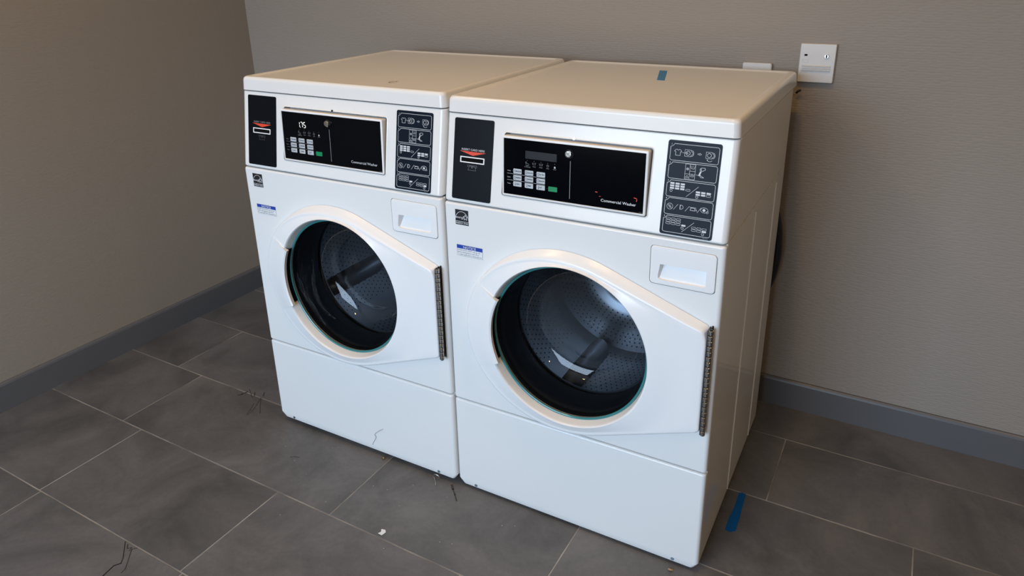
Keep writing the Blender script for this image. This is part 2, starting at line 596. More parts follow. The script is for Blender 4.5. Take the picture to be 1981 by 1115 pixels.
# glazed opening behind the viewer
bm = bmesh.new()
fw = 0.05
for a in ((WIN_X0, WIN_X0+fw, WIN_Z0, WIN_Z1), (WIN_X1-fw, WIN_X1, WIN_Z0, WIN_Z1), (WIN_X0+fw, WIN_X1-fw, WIN_Z0, WIN_Z0+fw), (WIN_X0+fw, WIN_X1-fw, WIN_Z1-fw, WIN_Z1)):
    bm_box(bm, a[0], a[1], ROOM_F-0.05, ROOM_F-0.005, a[2], a[3])
tag(finish(bm, 'window_1', 'frame_dark', None, smooth=False), 'dark framed tall window behind the viewer', kind='structure')

# baseboards: flat board with a small quarter-round top
def baseboard(name, along_x, label):
    t, h = 0.012, 0.0997
    prof = [(0, -0.0014), (t, -0.0014), (t, h-0.010), (t-0.002, h-0.004), (t-0.006, h), (0, h)]
    bm = bmesh.new()
    ends = (WALL_X, ROOM_R) if along_x else (ROOM_F, WALL_Y-t)
    R = []
    for e in ends:
        R.append([bm.verts.new((e, WALL_Y-p, z) if along_x else (WALL_X+p, e, z)) for p, z in prof])
    n = len(prof)
    for k in range(n):
        j = (k+1) % n
        bm.faces.new((R[0][k], R[0][j], R[1][j], R[1][k]))
    bm.faces.new(R[0]); bm.faces.new(list(reversed(R[1])))
    return tag(finish(bm, name, 'baseboard', None, smooth=False), label, kind='structure')
baseboard('baseboard_back', True, 'dark grey baseboard along the wall behind the washers')
baseboard('baseboard_left', False, 'dark grey baseboard along the left wall')

# recessed ceiling lamps
WHERE = ['over the left washer', 'over the right washer', 'right of both washers', 'near the left wall behind the viewer', 'on the right behind the viewer']
for (lx, ly), where in zip(LAMP_SPOTS, WHERE):
    t = empty('recessed_ceiling_light', (lx, ly, CEIL))
    tag(t, 'round warm recessed ceiling lamp '+where, 'light', 'recessed ceiling lamps')
    bm = bmesh.new()
    n = 32
    prof = [(0.060, -0.001), (0.063, -0.006), (0.085, -0.006), (0.090, 0.0)]
    rings = [[bm.verts.new((r*math.cos(2*math.pi*k/n), r*math.sin(2*math.pi*k/n), z)) for k in range(n)] for r, z in prof]
    for a, b in zip(rings, rings[1:]):
        for k in range(n):
            bm.faces.new((a[k], a[(k+1) % n], b[(k+1) % n], b[k]))
    finish(bm, 'trim_ring', 'lamp_trim', t)
    bm = bmesh.new()
    bm.faces.new([bm.verts.new((0.060*math.cos(-2*math.pi*k/n), 0.060*math.sin(-2*math.pi*k/n), -0.0015)) for k in range(n)])
    me = bpy.data.meshes.new('lens'); bm.to_mesh(me); bm.free()
    link('lens', me, 'lamp_lens', t)
    ld = bpy.data.lights.new('lamp_glow', 'SPOT')
    ld.energy = LAMP_POWER*4
    ld.color = LAMP_COLOR
    ld.spot_size = math.radians(150)
    ld.spot_blend = 1.0
    ld.shadow_soft_size = 0.06
    lo = bpy.data.objects.new('lamp_glow', ld)
    lo.location = (0, 0, -0.03)
    COL.objects.link(lo)
    lo.parent = t

# ------------------------------------------------------------------ the washers
W = 0.683
IN = 0.0025                       # half of the gap between neighbours
Z0, Z1, Z2, Z3 = 0.015, 0.29706, 0.85382, 1.06431
SL = 0.03453                      # how far the control console leans back
ZTOP = 1.1025
DEP = 0.682
CX, CZ = 0.335, 0.545             # centre of the door opening
SEAM = 0.0016
CL = math.hypot(SL, Z3-Z2)
cu_ = Vector((0, SL/CL, (Z3-Z2)/CL))
cn_ = Vector((0, -(Z3-Z2)/CL, SL/CL))
def console_frame(a, b, h):       # a = x, b = along the sloping console, h = outwards
    p = Vector((a, 0, Z2))+cu_*b+cn_*h
    return (p.x, p.y, p.z)
def front_frame(a, b, h):
    return (a, -h, b)
CD0 = Vector((0.1639, 0.0058, 0.8890))
cdu = Vector((0, 0.0068, 0.1385)).normalized()
cdn = Vector((1, 0, 0)).cross(cdu)
CDW, CDL = 0.3436, 0.1390
def ctrl_frame(a, b, h):
    p = CD0+Vector((a, 0, 0))+cdu*b+cdn*h
    return (p.x, p.y, p.z)

def outline_radius(phi):
    """Distance from the opening's centre to the door's outer edge."""
    c, s = math.cos(phi), math.sin(phi)
    a, b, ex = 0.259, 0.2355, 0.324-CX
    A = (c/a)**2+(s/b)**2; B = -2*c*ex/a**2; C = (ex/a)**2-1
    r = (-B+math.sqrt(B*B-4*A*C))/(2*A)
    best = r
    if c > 0:
        # straight tangents that run out to the hinge corners
        x1, zc1, x2, zc2 = 0.430-CX, 0.2155, 0.6615-CX, 0.1270
        ux, uz = x2-x1, zc2-zc1
        ss = abs(s)
        den = c*uz-ss*ux
        if abs(den) > 1e-9:
            t = (x1*uz-zc1*ux)/den
            x_hit = t*c
            if t > 0 and x_hit >= x1:
                best = t
        xe = 0.6615-CX
        if best*c > xe or (c > 0.9 and best < xe/c and abs(s)*xe/c <= zc2):
            best = xe/c
        if abs(s)*xe/c <= zc2:
            best = xe/c
    return best

def face_height(r, R):
    """How far the door face stands out at radius r."""
    crease = min(0.262, R-0.012)
    if r <= crease:
        t = max(0.0, (r-0.2055)/max(1e-4, crease-0.2055))
        return 0.0300-0.0075*t
    return 0.0225

def top_chamfer(phi):
    """The upper edge of the door slopes back, fading out towards the handle side."""
    d = math.degrees(phi) % 360
    def sm(t):
        t = max(0.0, min(1.0, t)); return t*t*(3-2*t)
    return 0.0135*sm((160-d)/70)*sm((d-16)/8)

def door_shell(parent):
    corner = math.atan2(0.1270, 0.6615-CX)
    ph = [2*math.pi*k/144 for k in range(144)]
    ph = [p for p in ph if min(abs(p-corner), abs(p-(2*math.pi-corner))) > 0.02]
    ph += [corner-0.012, corner, corner+0.012, 2*math.pi-corner-0.012, 2*math.pi-corner, 2*math.pi-corner+0.012]
    ph.sort()
    bm = bmesh.new()
    cols = []
    for p in ph:
        R = outline_radius(p)
        if min(abs(p-corner), abs(p-2*math.pi+corner)) < 1e-6:
            R -= 0.0025
        inset = top_chamfer(p)
        Rf = R-inset
        crease = min(0.262, Rf-0.012)
        prof = [(0.1985, 0.004), (0.2000, -0.010), (0.2030, -0.0235), (0.2040, -0.0275), (0.2062, -0.0297),
                (0.2090, -face_height(0.2095, Rf))]
        for t in (0.25, 0.5, 0.75, 1.0):
            r = 0.2095+(crease-0.2095)*t
            prof.append((r, -face_height(r, Rf)))
        r_end = Rf-0.0075
        for t in (0.35, 0.7, 1.0):
            prof.append((crease+(r_end-crease)*t, -0.0225))
        prof += [(Rf-0.0045, -0.0220), (Rf-0.0022, -0.0205), (R-inset*0.88-0.0010, -0.0180), (R-inset*0.45-0.0005, -0.0100), (R, -0.0012)]
        cols.append([bm.verts.new((CX+r*math.cos(p), y, CZ+r*math.sin(p))) for r, y in prof])
    n = len(cols)
    for i in range(n):
        a, b = cols[i], cols[(i+1) % n]
        for k in range(len(a)-1):
            bm.faces.new((a[k], a[k+1], b[k+1], b[k]))
    return finish(bm, 'door', 'door_plastic', parent, angle=50)

def arc_block(name, m, parent, a0, a1, n, prof_fn, angle=40):
    """Solid swept along an arc of the door; prof_fn(phi) gives a closed (r, y) loop."""
    bm = bmesh.new()
    cols = []
    for k in range(n+1):
        p = math.radians(a0+(a1-a0)*k/n)
        cols.append([bm.verts.new((CX+r*math.cos(p), y, CZ+r*math.sin(p))) for r, y in prof_fn(p)])
    L = len(cols[0])
    for a, b in zip(cols, cols[1:]):
        for k in range(L):
            j = (k+1) % L
            bm.faces.new((a[k], a[j], b[j], b[k]))
    bm.faces.new(cols[0]); bm.faces.new(list(reversed(cols[-1])))
    return finish(bm, name, m, parent, angle=angle)

def seven_segment(pr, s, a, b, w, h, t):
    seg = {'1': 'ef', '7': 'abc', '5': 'afgcd'}
    x = a
    sl = 0.0
    for ch in s:
        if ch == '.':
            pr.rect(x-0.0022, b-t/2, x-0.0022+t, b+t/2)
            continue
        P = {'a': ((x+t, b+h), (x+w-t, b+h)), 'b': ((x+w, b+h-t), (x+w, b+h/2+t)), 'c': ((x+w, b+h/2-t), (x+w, b+t)),
             'd': ((x+t, b), (x+w-t, b)), 'e': ((x, b+t), (x, b+h/2-t)), 'f': ((x, b+h/2+t), (x, b+h-t)), 'g': ((x+t, b+h/2), (x+w-t, b+h/2))}
        for k in seg[ch]:
            pr.line(P[k], t)
        x += (w if ch != '1' else 0.0)+0.0036

def make_washer(loc, label, lit, foot_drop, lid_back):
    root = empty('commercial_washer', loc, 0.00909)
    tag(root, label, 'washer', 'front-loading washers side by side')
    x0, x1 = IN, W-IN
    mid = W/2
    # ---- cabinet shell
    for s in (0, 1):
        bm = bmesh.new()
        xa, xb = (x0+0.001, x0+0.004) if s == 0 else (x1-0.004, x1-0.001)
        out = xa if s == 0 else xb
        bm_box(bm, xa, xb, 0.016, DEP, 0.030, Z2-0.001)
        for yc in (0.30, 0.565):                                  # pressed stiffening creases
            dx = -0.0018 if s == 0 else 0.0018
            za, zb = 0.032, 0.833
            vs = [bm.verts.new(p) for p in ((out, yc-0.0022, za), (out+dx, yc, za), (out, yc+0.0022, za),
                                            (out, yc-0.0022, zb), (out+dx, yc, zb), (out, yc+0.0022, zb))]
            bm.faces.new((vs[0], vs[1], vs[4], vs[3])); bm.faces.new((vs[1], vs[2], vs[5], vs[4]))
            bm.faces.new((vs[3], vs[4], vs[5])); bm.faces.new((vs[0], vs[2], vs[1]))
        finish(bm, 'side_panel', 'enamel_side', root, smooth=False)
        bm = bmesh.new()
        bm_box(bm, xa+(0.0004 if s == 0 else 0), xb-(0 if s == 0 else 0.0004), 0.055, DEP, Z2+0.0015, Z3-0.001)
        finish(bm, 'upper_side_panel', 'enamel_side', root, smooth=False)
    box('back_panel', 'enamel_side', root, x0+0.004, x1-0.004, DEP-0.004, DEP-0.001, 0.03, Z3-0.002)
    box('base_pan', 'foot_black', root, x0+0.012, x1-0.012, 0.03, DEP-0.012, 0.022, 0.028)
    for fx in (0.05, W-0.05):
        for fy in (0.07, DEP-0.06):
            bm = bmesh.new()
            cyl_bm(bm, (fx, fy, foot_drop), (fx, fy, foot_drop+0.008), 0.02, 0.018)
            cyl_bm(bm, (fx, fy, foot_drop+0.008), (fx, fy, 0.024), 0.007)
            finish(bm, 'levelling_foot', 'foot_black', root)
    # ---- lid
    bm = bmesh.new()
    ly0, ly1 = SL-0.002, lid_back
    rows = []
    for ins, dz, rc in ((0.0, Z3+SEAM-ZTOP, 0.014), (0.0018, -0.0105, 0.014), (0.0025, -0.0068, 0.014), (0.0042, -0.0032, 0.014), (0.0070, -0.0009, 0.013),
                        (0.0105, 0.0, 0.012), (0.0170, -0.0002, 0.012), (0.0205, -0.0012, 0.012), (0.0240, -0.0030, 0.012), (0.0290, -0.0036, 0.012)):
        rows.append([bm.verts.new((p[0], p[1], ZTOP+dz)) for p in rrect(x0+ins, x1-ins, ly0+ins, ly1-ins, rc, 6)])
    for a_, b_ in zip(rows, rows[1:]):
        for k in range(len(a_)):
            j = (k+1) % len(a_)
            bm.faces.new((a_[k], a_[j], b_[j], b_[k]))
    bm.faces.new(rows[-1]); bm.faces.new(list(reversed(rows[0])))
    finish(bm, 'lid', 'enamel', root, angle=60, weighted=True)
    # ---- control console (leans back)
    bm = slab_bm(x0, x1, 0.0, 0.058, Z2+SEAM, Z3-SEAM, 0.013, 0.002, 0.005)
    for v in bm.verts:
        if v.co.y < 0.05:
            v.co.y += SL*(v.co.z-Z2)/(Z3-Z2)
    con = finish(bm, 'control_console', 'enamel', root, weighted=True)
    # recess behind the tilted control door
    bm = bmesh.new()
    prism_bm(bm, rrect(0.1615, 0.5115, 0.0345, 0.1800, 0.006), -0.022, 0.02, console_frame)
    cut = finish(bm, 'cutter', 'enamel', None, smooth=False)
    cut.matrix_world = Matrix.Translation(loc) @ Matrix.Rotation(0.00909, 4, 'Z')
    boolean_cut(con, cut)
    # raised bead round the recess
    bead = bmesh.new()
    o_ = rrect(0.1595, 0.5135, 0.0325, 0.1820, 0.008)
    i_ = rrect(0.1618, 0.5112, 0.0348, 0.1797, 0.0058)
    for (pa, pb, ha, hb) in ((o_, i_, 0.0002, 0.0012),):
        A = [bead.verts.new(console_frame(p[0], p[1], ha)) for p in pa]
        B = [bead.verts.new(console_frame(p[0], p[1], hb)) for p in pb]
        C = [bead.verts.new(console_frame(p[0], p[1], -0.002)) for p in pb]
        n = len(A)
        for k in range(n):
            j = (k+1) % n
            bead.faces.new((A[k], A[j], B[j], B[k])); bead.faces.new((B[k], B[j], C[j], C[k]))
    finish(bead, 'recess_trim', 'enamel', con)
    rec = bmesh.new()
    prism_bm(rec, rrect(0.1625, 0.5105, 0.0355, 0.1790, 0.005), -0.0215, -0.021, console_frame)
    finish(rec, 'recess_floor', 'inner_plastic', con)
    # ---- control door, stands out at its top edge
    tray = bmesh.new()
    prism_bm(tray, rrect(0, CDW, 0, CDL, 0.004), -0.0165, -0.0012, ctrl_frame)
    cd = finish(tray, 'control_door', 'inner_plastic', root, weighted=False)
    rim = bmesh.new()
    O = rrect(0, CDW, 0, CDL, 0.004); I = rrect(0.0042, CDW-0.0055, 0.0050, CDL-0.0055, 0.001)
    loops = [(rrect(0, CDW, 0, CDL, 0.004), -0.0012), (rrect(0.0004, CDW-0.0004, 0.0004, CDL-0.0004, 0.004), 0.0006), (rrect(0.0016, CDW-0.0016, 0.0016, CDL-0.0016, 0.003), 0.0014),
             (rrect(0.0038, CDW-0.0050, 0.0046, CDL-0.0050, 0.0012), 0.0014), (I, 0.0004), (I, -0.0012)]
    rows = [[rim.verts.new(ctrl_frame(p[0], p[1], h)) for p in pts] for pts, h in loops]
    for a, b in zip(rows, rows[1:]):
        n = len(a)
        for k in range(n):
            j = (k+1) % n
            rim.faces.new((a[k], a[j], b[j], b[k]))
    finish(rim, 'door_frame', 'door_plastic', cd)
    prism('faceplate', 'black_face', cd, rrect(0.0040, CDW-0.0052, 0.0048, CDL-0.0052, 0.001, 2), -0.0011, 0.0002, ctrl_frame)
    prism('display_window', 'display_window' if not lit else 'black_face', cd, rrect(0.0590, 0.1362, 0.0922, 0.1098, 0.0006, 2), 0.0002, 0.0004, ctrl_frame)
    if lit:
        pr = Print()
        seven_segment(pr, '1.75', 0.0665, 0.0955, 0.0068, 0.0140, 0.0016)
        pr.build('display_digits', 'digit_glow', cd, ctrl_frame, 0.0006)
    # keypad
    legends = [['REGULAR', 'DELUXE', 'ULTRA'], ['NORMAL', 'SYNTHETIC', 'DELICATE'], ['COLD', 'WARM', 'HOT']]
    for r_ in range(3):
        for c_ in range(3):
            ka = 0.0291+0.0295*c_; kb = 0.0548-0.01485*r_-0.0003*c_
            prism('keypad_button', 'key_grey', cd, rrect(ka, ka+0.0210, kb, kb+0.0112, 0.0014, 3), 0.0002, 0.0009, ctrl_frame)
            pr = Print()
            if r_ == 0:
                pr.line([(ka+0.0020, kb+0.0080), (ka+0.0026, kb+0.0040), (ka+0.0054, kb+0.0040), (ka+0.0060, kb+0.0080)], 0.0006)
                pr.line([(ka+0.0020, kb+0.0080), (ka+0.0032, kb+0.0074), (ka+0.0046, kb+0.0082), (ka+0.0060, kb+0.0080)], 0.0005)
                if c_ > 0: pr.line([(ka+0.0028, kb+0.0028), (ka+0.0052, kb+0.0028)], 0.0005)
                tx, tw = ka+0.0068, 0.0128
            elif r_ == 1:
                pr.line([(ka+0.0022, kb+0.0030), (ka+0.0022, kb+0.0084), (ka+0.0048, kb+0.0084), (ka+0.0056, kb+0.0072), (ka+0.0056, kb+0.0030)], 0.0006, True)
                tx, tw = ka+0.0066, 0.0130
            else:
                pr.line([(ka+0.0052, kb+0.0034), (ka+0.0052, kb+0.0086)], 0.0009)
                pr.disc(ka+0.0052, kb+0.0030, 0.0011, 8)
                tx, tw = ka+0.0074, 0.0082 if c_ < 2 else 0.0064
            pr.text(legends[r_][c_], tx, kb+0.0042, width=tw, height=0.0030, bold=0.00015)
            pr.build('button_legend', 'print_black', cd, ctrl_frame, 0.00105)
    prism('start_button', 'key_green', cd, rrect(0.1178, 0.1394, 0.0246, 0.0357, 0.0012, 3), 0.0002, 0.0010, ctrl_frame)
    pr = Print()
    for s, b in (('Wash', 0.0586), ('Cycle', 0.0440), ('Temp', 0.0292)):
        pr.text(s, 0.0132, b, height=0.0026)
    for b in (0.0534, 0.0384):
        pr.line([(0.0133, b), (0.1092, b-0.0009)], 0.0005)
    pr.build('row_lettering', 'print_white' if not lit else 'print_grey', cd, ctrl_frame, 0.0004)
    pr = Print()
    for r_ in range(3):
        for c_ in range(3):
            pr.disc(0.0262+0.0295*c_, 0.0604-0.01485*r_, 0.0006, 8)
    pr.disc(0.1146, 0.0300, 0.0006, 8)
    for k in range(5):
        pr.disc(0.0640+0.01698*k, 0.0879-0.0002*k, 0.0008, 8)
    pr.build('indicator_dots', 'print_dim', cd, ctrl_frame, 0.0004)['kind'] = 'stuff'
    # status pictograms
    pr = Print()
    a, b, w = 0.0640, 0.0818, 0.00055
    pr.arc(a-0.003, b+0.0015, 0.0016, w, 0, 360, 8); pr.line([(a-0.004, b-0.0015), (a-0.001, b-0.0005), (a+0.002, b-0.001), (a+0.0045, b-0.0018)], w)
    for k, aa in enumerate((0.0812, 0.0982)):
        pr.line([(aa-0.0042, b+0.0024), (aa-0.0030, b-0.0018), (aa+0.0030, b-0.0018), (aa+0.0042, b+0.0024)], w)
        pr.line([(aa-0.0042, b+0.0020), (aa-0.0016, b+0.0014), (aa+0.0014, b+0.0022), (aa+0.0042, b+0.0016)], w*0.8)
    pr.arc(0.1150, b-0.0004, 0.0026, w, 0, 360, 12); pr.disc(0.1150, b-0.0004, 0.0007, 6)
    for s, aa, bb, wd in (('INSERT', 0.0644, 0.0757, 0.0085), ('CARD(S)', 0.0645, 0.0722, 0.0150), ('WASH', 0.0814, 0.0744, 0.0078), ('RINSE', 0.0981, 0.0745, 0.0078), ('SPIN', 0.1149, 0.0742, 0.0064), ('DOOR', 0.1321, 0.0740, 0.0076)):
        pr.text(s, aa, bb, width=wd, height=0.0024, align='C')
    pr.build('status_lettering', 'print_grey', cd, ctrl_frame, 0.0004)
    pr = Print().rect(0.1303, 0.0778, 0.1341, 0.0808).arc(0.1322, 0.0806, 0.0014, 0.0005, 0, 180, 8)
    pr.build('lock_symbol', 'print_white', cd, ctrl_frame, 0.00045)
    Print().poly([(0.1690, 0.0142), (0.1704, 0.0142), (0.1698, 0.0985), (0.1684, 0.0985)]).build('divider_line', 'print_grey', cd, ctrl_frame, 0.0004)
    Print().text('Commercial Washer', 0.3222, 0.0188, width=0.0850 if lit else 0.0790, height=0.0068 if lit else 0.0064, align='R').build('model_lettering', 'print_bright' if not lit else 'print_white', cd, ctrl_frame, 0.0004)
    if not lit:
        Print().poly([(0.2286, 0.0380), (0.2348, 0.0372), (0.2348, 0.0384), (0.2305, 0.0396)]).build('red_emblem', 'print_red', cd, ctrl_frame, 0.0004)
        Print().poly([(0.2380, 0.0290), (0.2436, 0.0296), (0.2400, 0.0306)]).build('red_emblem', 'print_red', cd, ctrl_frame, 0.0004)
        Print().line([(0.3172, 0.0368), (0.3222, 0.0360), (0.3238, 0.0338), (0.3226, 0.0300)], 0.0016).build('red_emblem', 'print_red', cd, ctrl_frame, 0.0004)
    Print().text('202703', 0.3362, 0.0068, width=0.0072, height=0.0014, align='R').build('part_number', 'print_grey', cd, ctrl_frame, 0.0004)
    # cam lock with a dark escutcheon
    lx, lb = 0.1658, 0.1140
    bm = bmesh.new()
    prism_bm(bm, [(lx+0.0098*math.cos(2*math.pi*k/24), lb+0.0098*math.sin(2*math.pi*k/24)) for k in range(24)], 0.0002, 0.0012, ctrl_frame)
    finish(bm, 'lock_escutcheon', 'rubber', cd)
    bm = bmesh.new()
    loops = [(0.0078, 0.0012), (0.0078, 0.0055), (0.0068, 0.0070), (0.0046, 0.0072), (0.0044, 0.0058), (0.0040, 0.0058), (0.0036, 0.0068), (0.0012, 0.0068)]
    prev = None
    for r_, h_ in loops:
        ring = [bm.verts.new(ctrl_frame(lx+r_*math.cos(2*math.pi*k/24), lb+r_*math.sin(2*math.pi*k/24), h_)) for k in range(24)]
        if prev:
            for k in range(24):
                bm.faces.new((prev[k], prev[(k+1) % 24], ring[(k+1) % 24], ring[k]))
        prev = ring
    bm.faces.new(prev)
    finish(bm, 'lock_cylinder', 'chrome', cd)
    ang = math.radians(50 if not lit else -50)
    bm = bmesh.new()
    tab = [(lx+(0.0075)*math.cos(ang+d)+(0.0022 if abs(d) < 0.3 else 0)*math.cos(ang), lb+0.0075*math.sin(ang+d)+(0.0022 if abs(d) < 0.3 else 0)*math.sin(ang)) for d in (-0.45, -0.25, 0.25, 0.45)]
    prism_bm(bm, tab+[(lx+0.0050*math.cos(ang+0.4), lb+0.0050*math.sin(ang+0.4)), (lx+0.0050*math.cos(ang-0.4), lb+0.0050*math.sin(ang-0.4))], 0.0012, 0.0078, ctrl_frame)
    finish(bm, 'lock_tab', 'chrome', cd)
    Print().rect(lx-0.0006, lb-0.0024, lx+0.0006, lb+0.0024).build('keyway', 'black_gap', cd, ctrl_frame, 0.00695)
    # strike hole above the door
    bm = bmesh.new()
    prism_bm(bm, [(0.3330+0.0028*math.cos(2*math.pi*k/12), 0.1812+0.0028*math.sin(2*math.pi*k/12)) for k in range(12)], 0.0008, 0.0016, console_frame)
    finish(bm, 'latch_pin', 'chrome' if not lit else 'black_gap', con)
    # ---- card reader panel
    cp = prism('card_reader_panel', 'card_face', root, rrect(0.0262, 0.1330, 0.0103, 0.2024, 0.0045), 0.0, 0.0012, console_frame)
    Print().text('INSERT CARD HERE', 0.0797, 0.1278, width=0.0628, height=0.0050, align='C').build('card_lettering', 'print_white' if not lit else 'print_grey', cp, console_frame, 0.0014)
    Print().poly([(0.0428, 0.1260), (0.1150, 0.1256), (0.0797, 0.1166)]).build('card_arrow', 'print_red', cp, console_frame, 0.0014)
    bm = bmesh.new()
    so = rrect(0.0458, 0.1120, 0.0990, 0.1135, 0.0008, 2); si = rrect(0.0486, 0.1092, 0.1014, 0.1111, 0.0004, 2)
    rows = [[bm.verts.new(console_frame(p[0], p[1], h)) for p in pts] for pts, h in ((so, 0.0012), (so, 0.0020), (si, 0.0020), (si, 0.0012))]
    for a_, b_ in zip(rows, rows[1:]):
        for k in range(len(a_)):
            j = (k+1) % len(a_)
            bm.faces.new((a_[k], a_[j], b_[j], b_[k]))
    finish(bm, 'card_slot_frame', 'print_bright', cp, smooth=False)
    Print().rect(0.0486, 0.1014, 0.1092, 0.1111).build('card_slot', 'black_gap', cp, console_frame, 0.0014)
    pr = Print()
    a, b, w = 0.0792, 0.0882, 0.0005
    pr.line([(a-0.0125, b+0.0055), (a+0.0125, b+0.0055), (a+0.0125, b+0.0015), (a+0.0105, b-0.0002), (a+0.0098, b+0.0020)], w)
    pr.line([(a-0.0125, b+0.0055), (a-0.0125, b+0.0018), (a-0.0098, b+0.0022)], w)
    pr.line([(a-0.0075, b+0.0030), (a-0.0110, b-0.0062), (a+0.0105, b-0.0062), (a+0.0085, b+0.0030)], w)
    pr.line([(a-0.0080, b+0.0040), (a-0.0020, b+0.0034), (a+0.0020, b+0.0036), (a+0.0080, b+0.0022)], w*1.6)
    pr.line([(a-0.0010, b+0.0030), (a-0.0022, b-0.0002), (a+0.0016, b-0.0002), (a+0.0008, b+0.0030)], w*1.4)
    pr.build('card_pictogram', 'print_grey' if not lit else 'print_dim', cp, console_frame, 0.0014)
    # ---- instruction panel with its five numbered pictogram boxes
    SX, SB = 0.541, 0.0067
    sf = lambda a, b, h: console_frame(a+SX, b+SB, h)
    ip = prism('instruction_panel', 'step_face', root, rrect(0.0, 0.1085, 0.0, 0.194, 0.005), 0.0, 0.0011, sf)
    pw = 'print_white'
    lw = 0.00085
    def numbered_box(pr, num, b0, b1):
        a0, a1, r = 0.0058, 0.1038, 0.0040
        pts = [(a1-r+r*math.cos(math.radians(t)), b1-r+r*math.sin(math.radians(t))) for t in (0, 30, 60, 90)]
        pts += [(a0+0.0075+0.0, b1), (a0+0.0062, b1-0.0022), (a0+0.0035, b1-0.0050), (a0, b1-0.0062)]
        pts += [(a0+r-r*math.cos(math.radians(t)), b0+r-r*math.sin(math.radians(t))) for t in (0, 30, 60, 90)]
        pts += [(a1-r+r*math.sin(math.radians(t)), b0+r-r*math.cos(math.radians(t))) for t in (0, 30, 60, 90)]
        pr.line(pts, lw, True)
        pr.text(num, a0+0.0018, b1-0.0030, height=0.0036, align='C')
    def machine(pr, a, b, s):
        pr.line([(a-s, b-s), (a+s*0.85, b-s), (a+s*0.85, b-s*0.75)], 0.0006)
        pr.line([(a+s*0.85, b+s*0.75), (a+s*0.85, b+s), (a-s, b+s), (a-s, b-s)], 0.0006)
        pr.arc(a, b, s*0.62, 0.0010, 0, 360, 16)
        pr.arc(a+s*1.12, b, s*0.62, 0.0009, -115, 115, 12, ry=s*0.85)
        pr.arc(a+s*1.12, b, s*0.34, 0.0007, -115, 115, 10, ry=s*0.50)
    pr = Print(); numbered_box(pr, '1', 0.1533, 0.1868)
    a, b = 0.0215, 0.1698
    pr.line([(a-0.0022, b+0.0062), (a-0.0050, b+0.0054), (a-0.0074, b+0.0022), (a-0.0050, b+0.0010), (a-0.0046, b+0.0018), (a-0.0046, b-0.0060), (a+0.0050, b-0.0060), (a+0.0050, b+0.0018), (a+0.0054, b+0.0010), (a+0.0076, b+0.0022), (a+0.0052, b+0.0054), (a+0.0024, b+0.0062), (a+0.0001, b+0.0042)], 0.0007, True)
    pr.line([(0.0300, 0.1702), (0.0415, 0.1702)], 0.0006); pr.poly([(0.0400, 0.1688), (0.0432, 0.1702), (0.0400, 0.1716)])
    machine(pr, 0.0421, 0.1702, 0.0066)
    pr.line([(0.0617, 0.1696), (0.0657, 0.1696), (0.0657, 0.1682), (0.0694, 0.1704), (0.0657, 0.1726), (0.0657, 0.1712), (0.0617, 0.1712)], 0.0005, True)
    machine(pr, 0.0846, 0.1700, 0.0064)
    pr.arc(0.0862, 0.1650, 0.0070, 0.0007, 225, 315, 8); pr.poly([(0.0800, 0.1604), (0.0822, 0.1622), (0.0826, 0.1596)])
    pr.build('step_pictogram', pw, ip, sf, 0.0013)
    pr = Print(); numbered_box(pr, '2', 0.1166, 0.1498)
    g0, g1, gm = 0.0400, 0.0603, 0.0492
    pr.line([(g0, 0.1185), (g1, 0.1185), (g1, 0.1486), (g0, 0.1486)], 0.0006, True)
    pr.line([(gm, 0.1185), (gm, 0.1486)], 0.0006); pr.line([(g0, 0.1287), (gm, 0.1287)], 0.0006); pr.line([(gm, 0.1351), (g1, 0.1351)], 0.0006)
    pr.arc(0.0446, 0.1388, 0.0024, 0.0005, 0, 360, 10)
    for k in range(4):
        t = math.radians(45*k); pr.line([(0.0446-0.0024*math.cos(t), 0.1388-0.0024*math.sin(t)), (0.0446+0.0024*math.cos(t), 0.1388+0.0024*math.sin(t))], 0.0004)
    pr.line([(0.0418, 0.1213), (0.0476, 0.1213), (0.0447, 0.1256)], 0.0006, True)
    for bb, bars in ((0.1400, 1), (0.1240, 2)):
        pr.line([(0.0508, bb+0.0058), (0.0520, bb), (0.0578, bb), (0.0590, bb+0.0058)], 0.0006)
        for k in range(bars): pr.line([(0.0549+0.0022*(k-(bars-1)/2), bb+0.0018), (0.0549+0.0022*(k-(bars-1)/2), bb+0.0056)], 0.0007)
    pr.line([(0.0706, 0.1412), (0.0725, 0.1438), (0.0795, 0.1440), (0.0804, 0.1408), (0.0745, 0.1372), (0.0715, 0.1385)], 0.0008, True)
    pr.arc(0.0709, 0.1400, 0.0016, 0.0005, 0, 360, 8, ry=0.0030)
    pr.poly([(0.0700, 0.1362), (0.0735, 0.1366), (0.0712, 0.1310), (0.0716, 0.1276), (0.0672, 0.1272), (0.0680, 0.1310)])
    pr.line([(0.0622, 0.1288), (0.0690, 0.1282), (0.0730, 0.1242), (0.0785, 0.1246), (0.0716, 0.1284)], 0.0007, True)
    pr.build('step_pictogram', pw, ip, sf, 0.0013)
    def keys(pr, a, b, cols, rows, skip=(), solid=True, hollow=()):
        for r_ in range(rows):
            for c_ in range(cols):
                ka, kb = a+c_*0.0107, b-r_*0.0050-0.0001*c_
                if (r_, c_) in skip: continue
                if solid and (r_, c_) not in hollow:
                    pr.rect(ka, kb, ka+0.0086, kb+0.0036)
                else:
                    pr.line([(ka, kb+0.0006), (ka+0.0012, kb), (ka+0.0074, kb), (ka+0.0086, kb+0.0006), (ka+0.0086, kb+0.0030), (ka+0.0074, kb+0.0036), (ka+0.0012, kb+0.0036), (ka, kb+0.0030)], 0.0006, True)
    def hand(pr, a, b):
        pr.line([(a-0.0020, b+0.0020), (a-0.0028, b), (a-0.0014, b-0.0026), (a+0.0014, b-0.0026), (a+0.0026, b), (a+0.0018, b+0.0018), (a, b+0.0008)], 0.0006, True)
    pr = Print(); numbered_box(pr, '3', 0.0791, 0.1130)
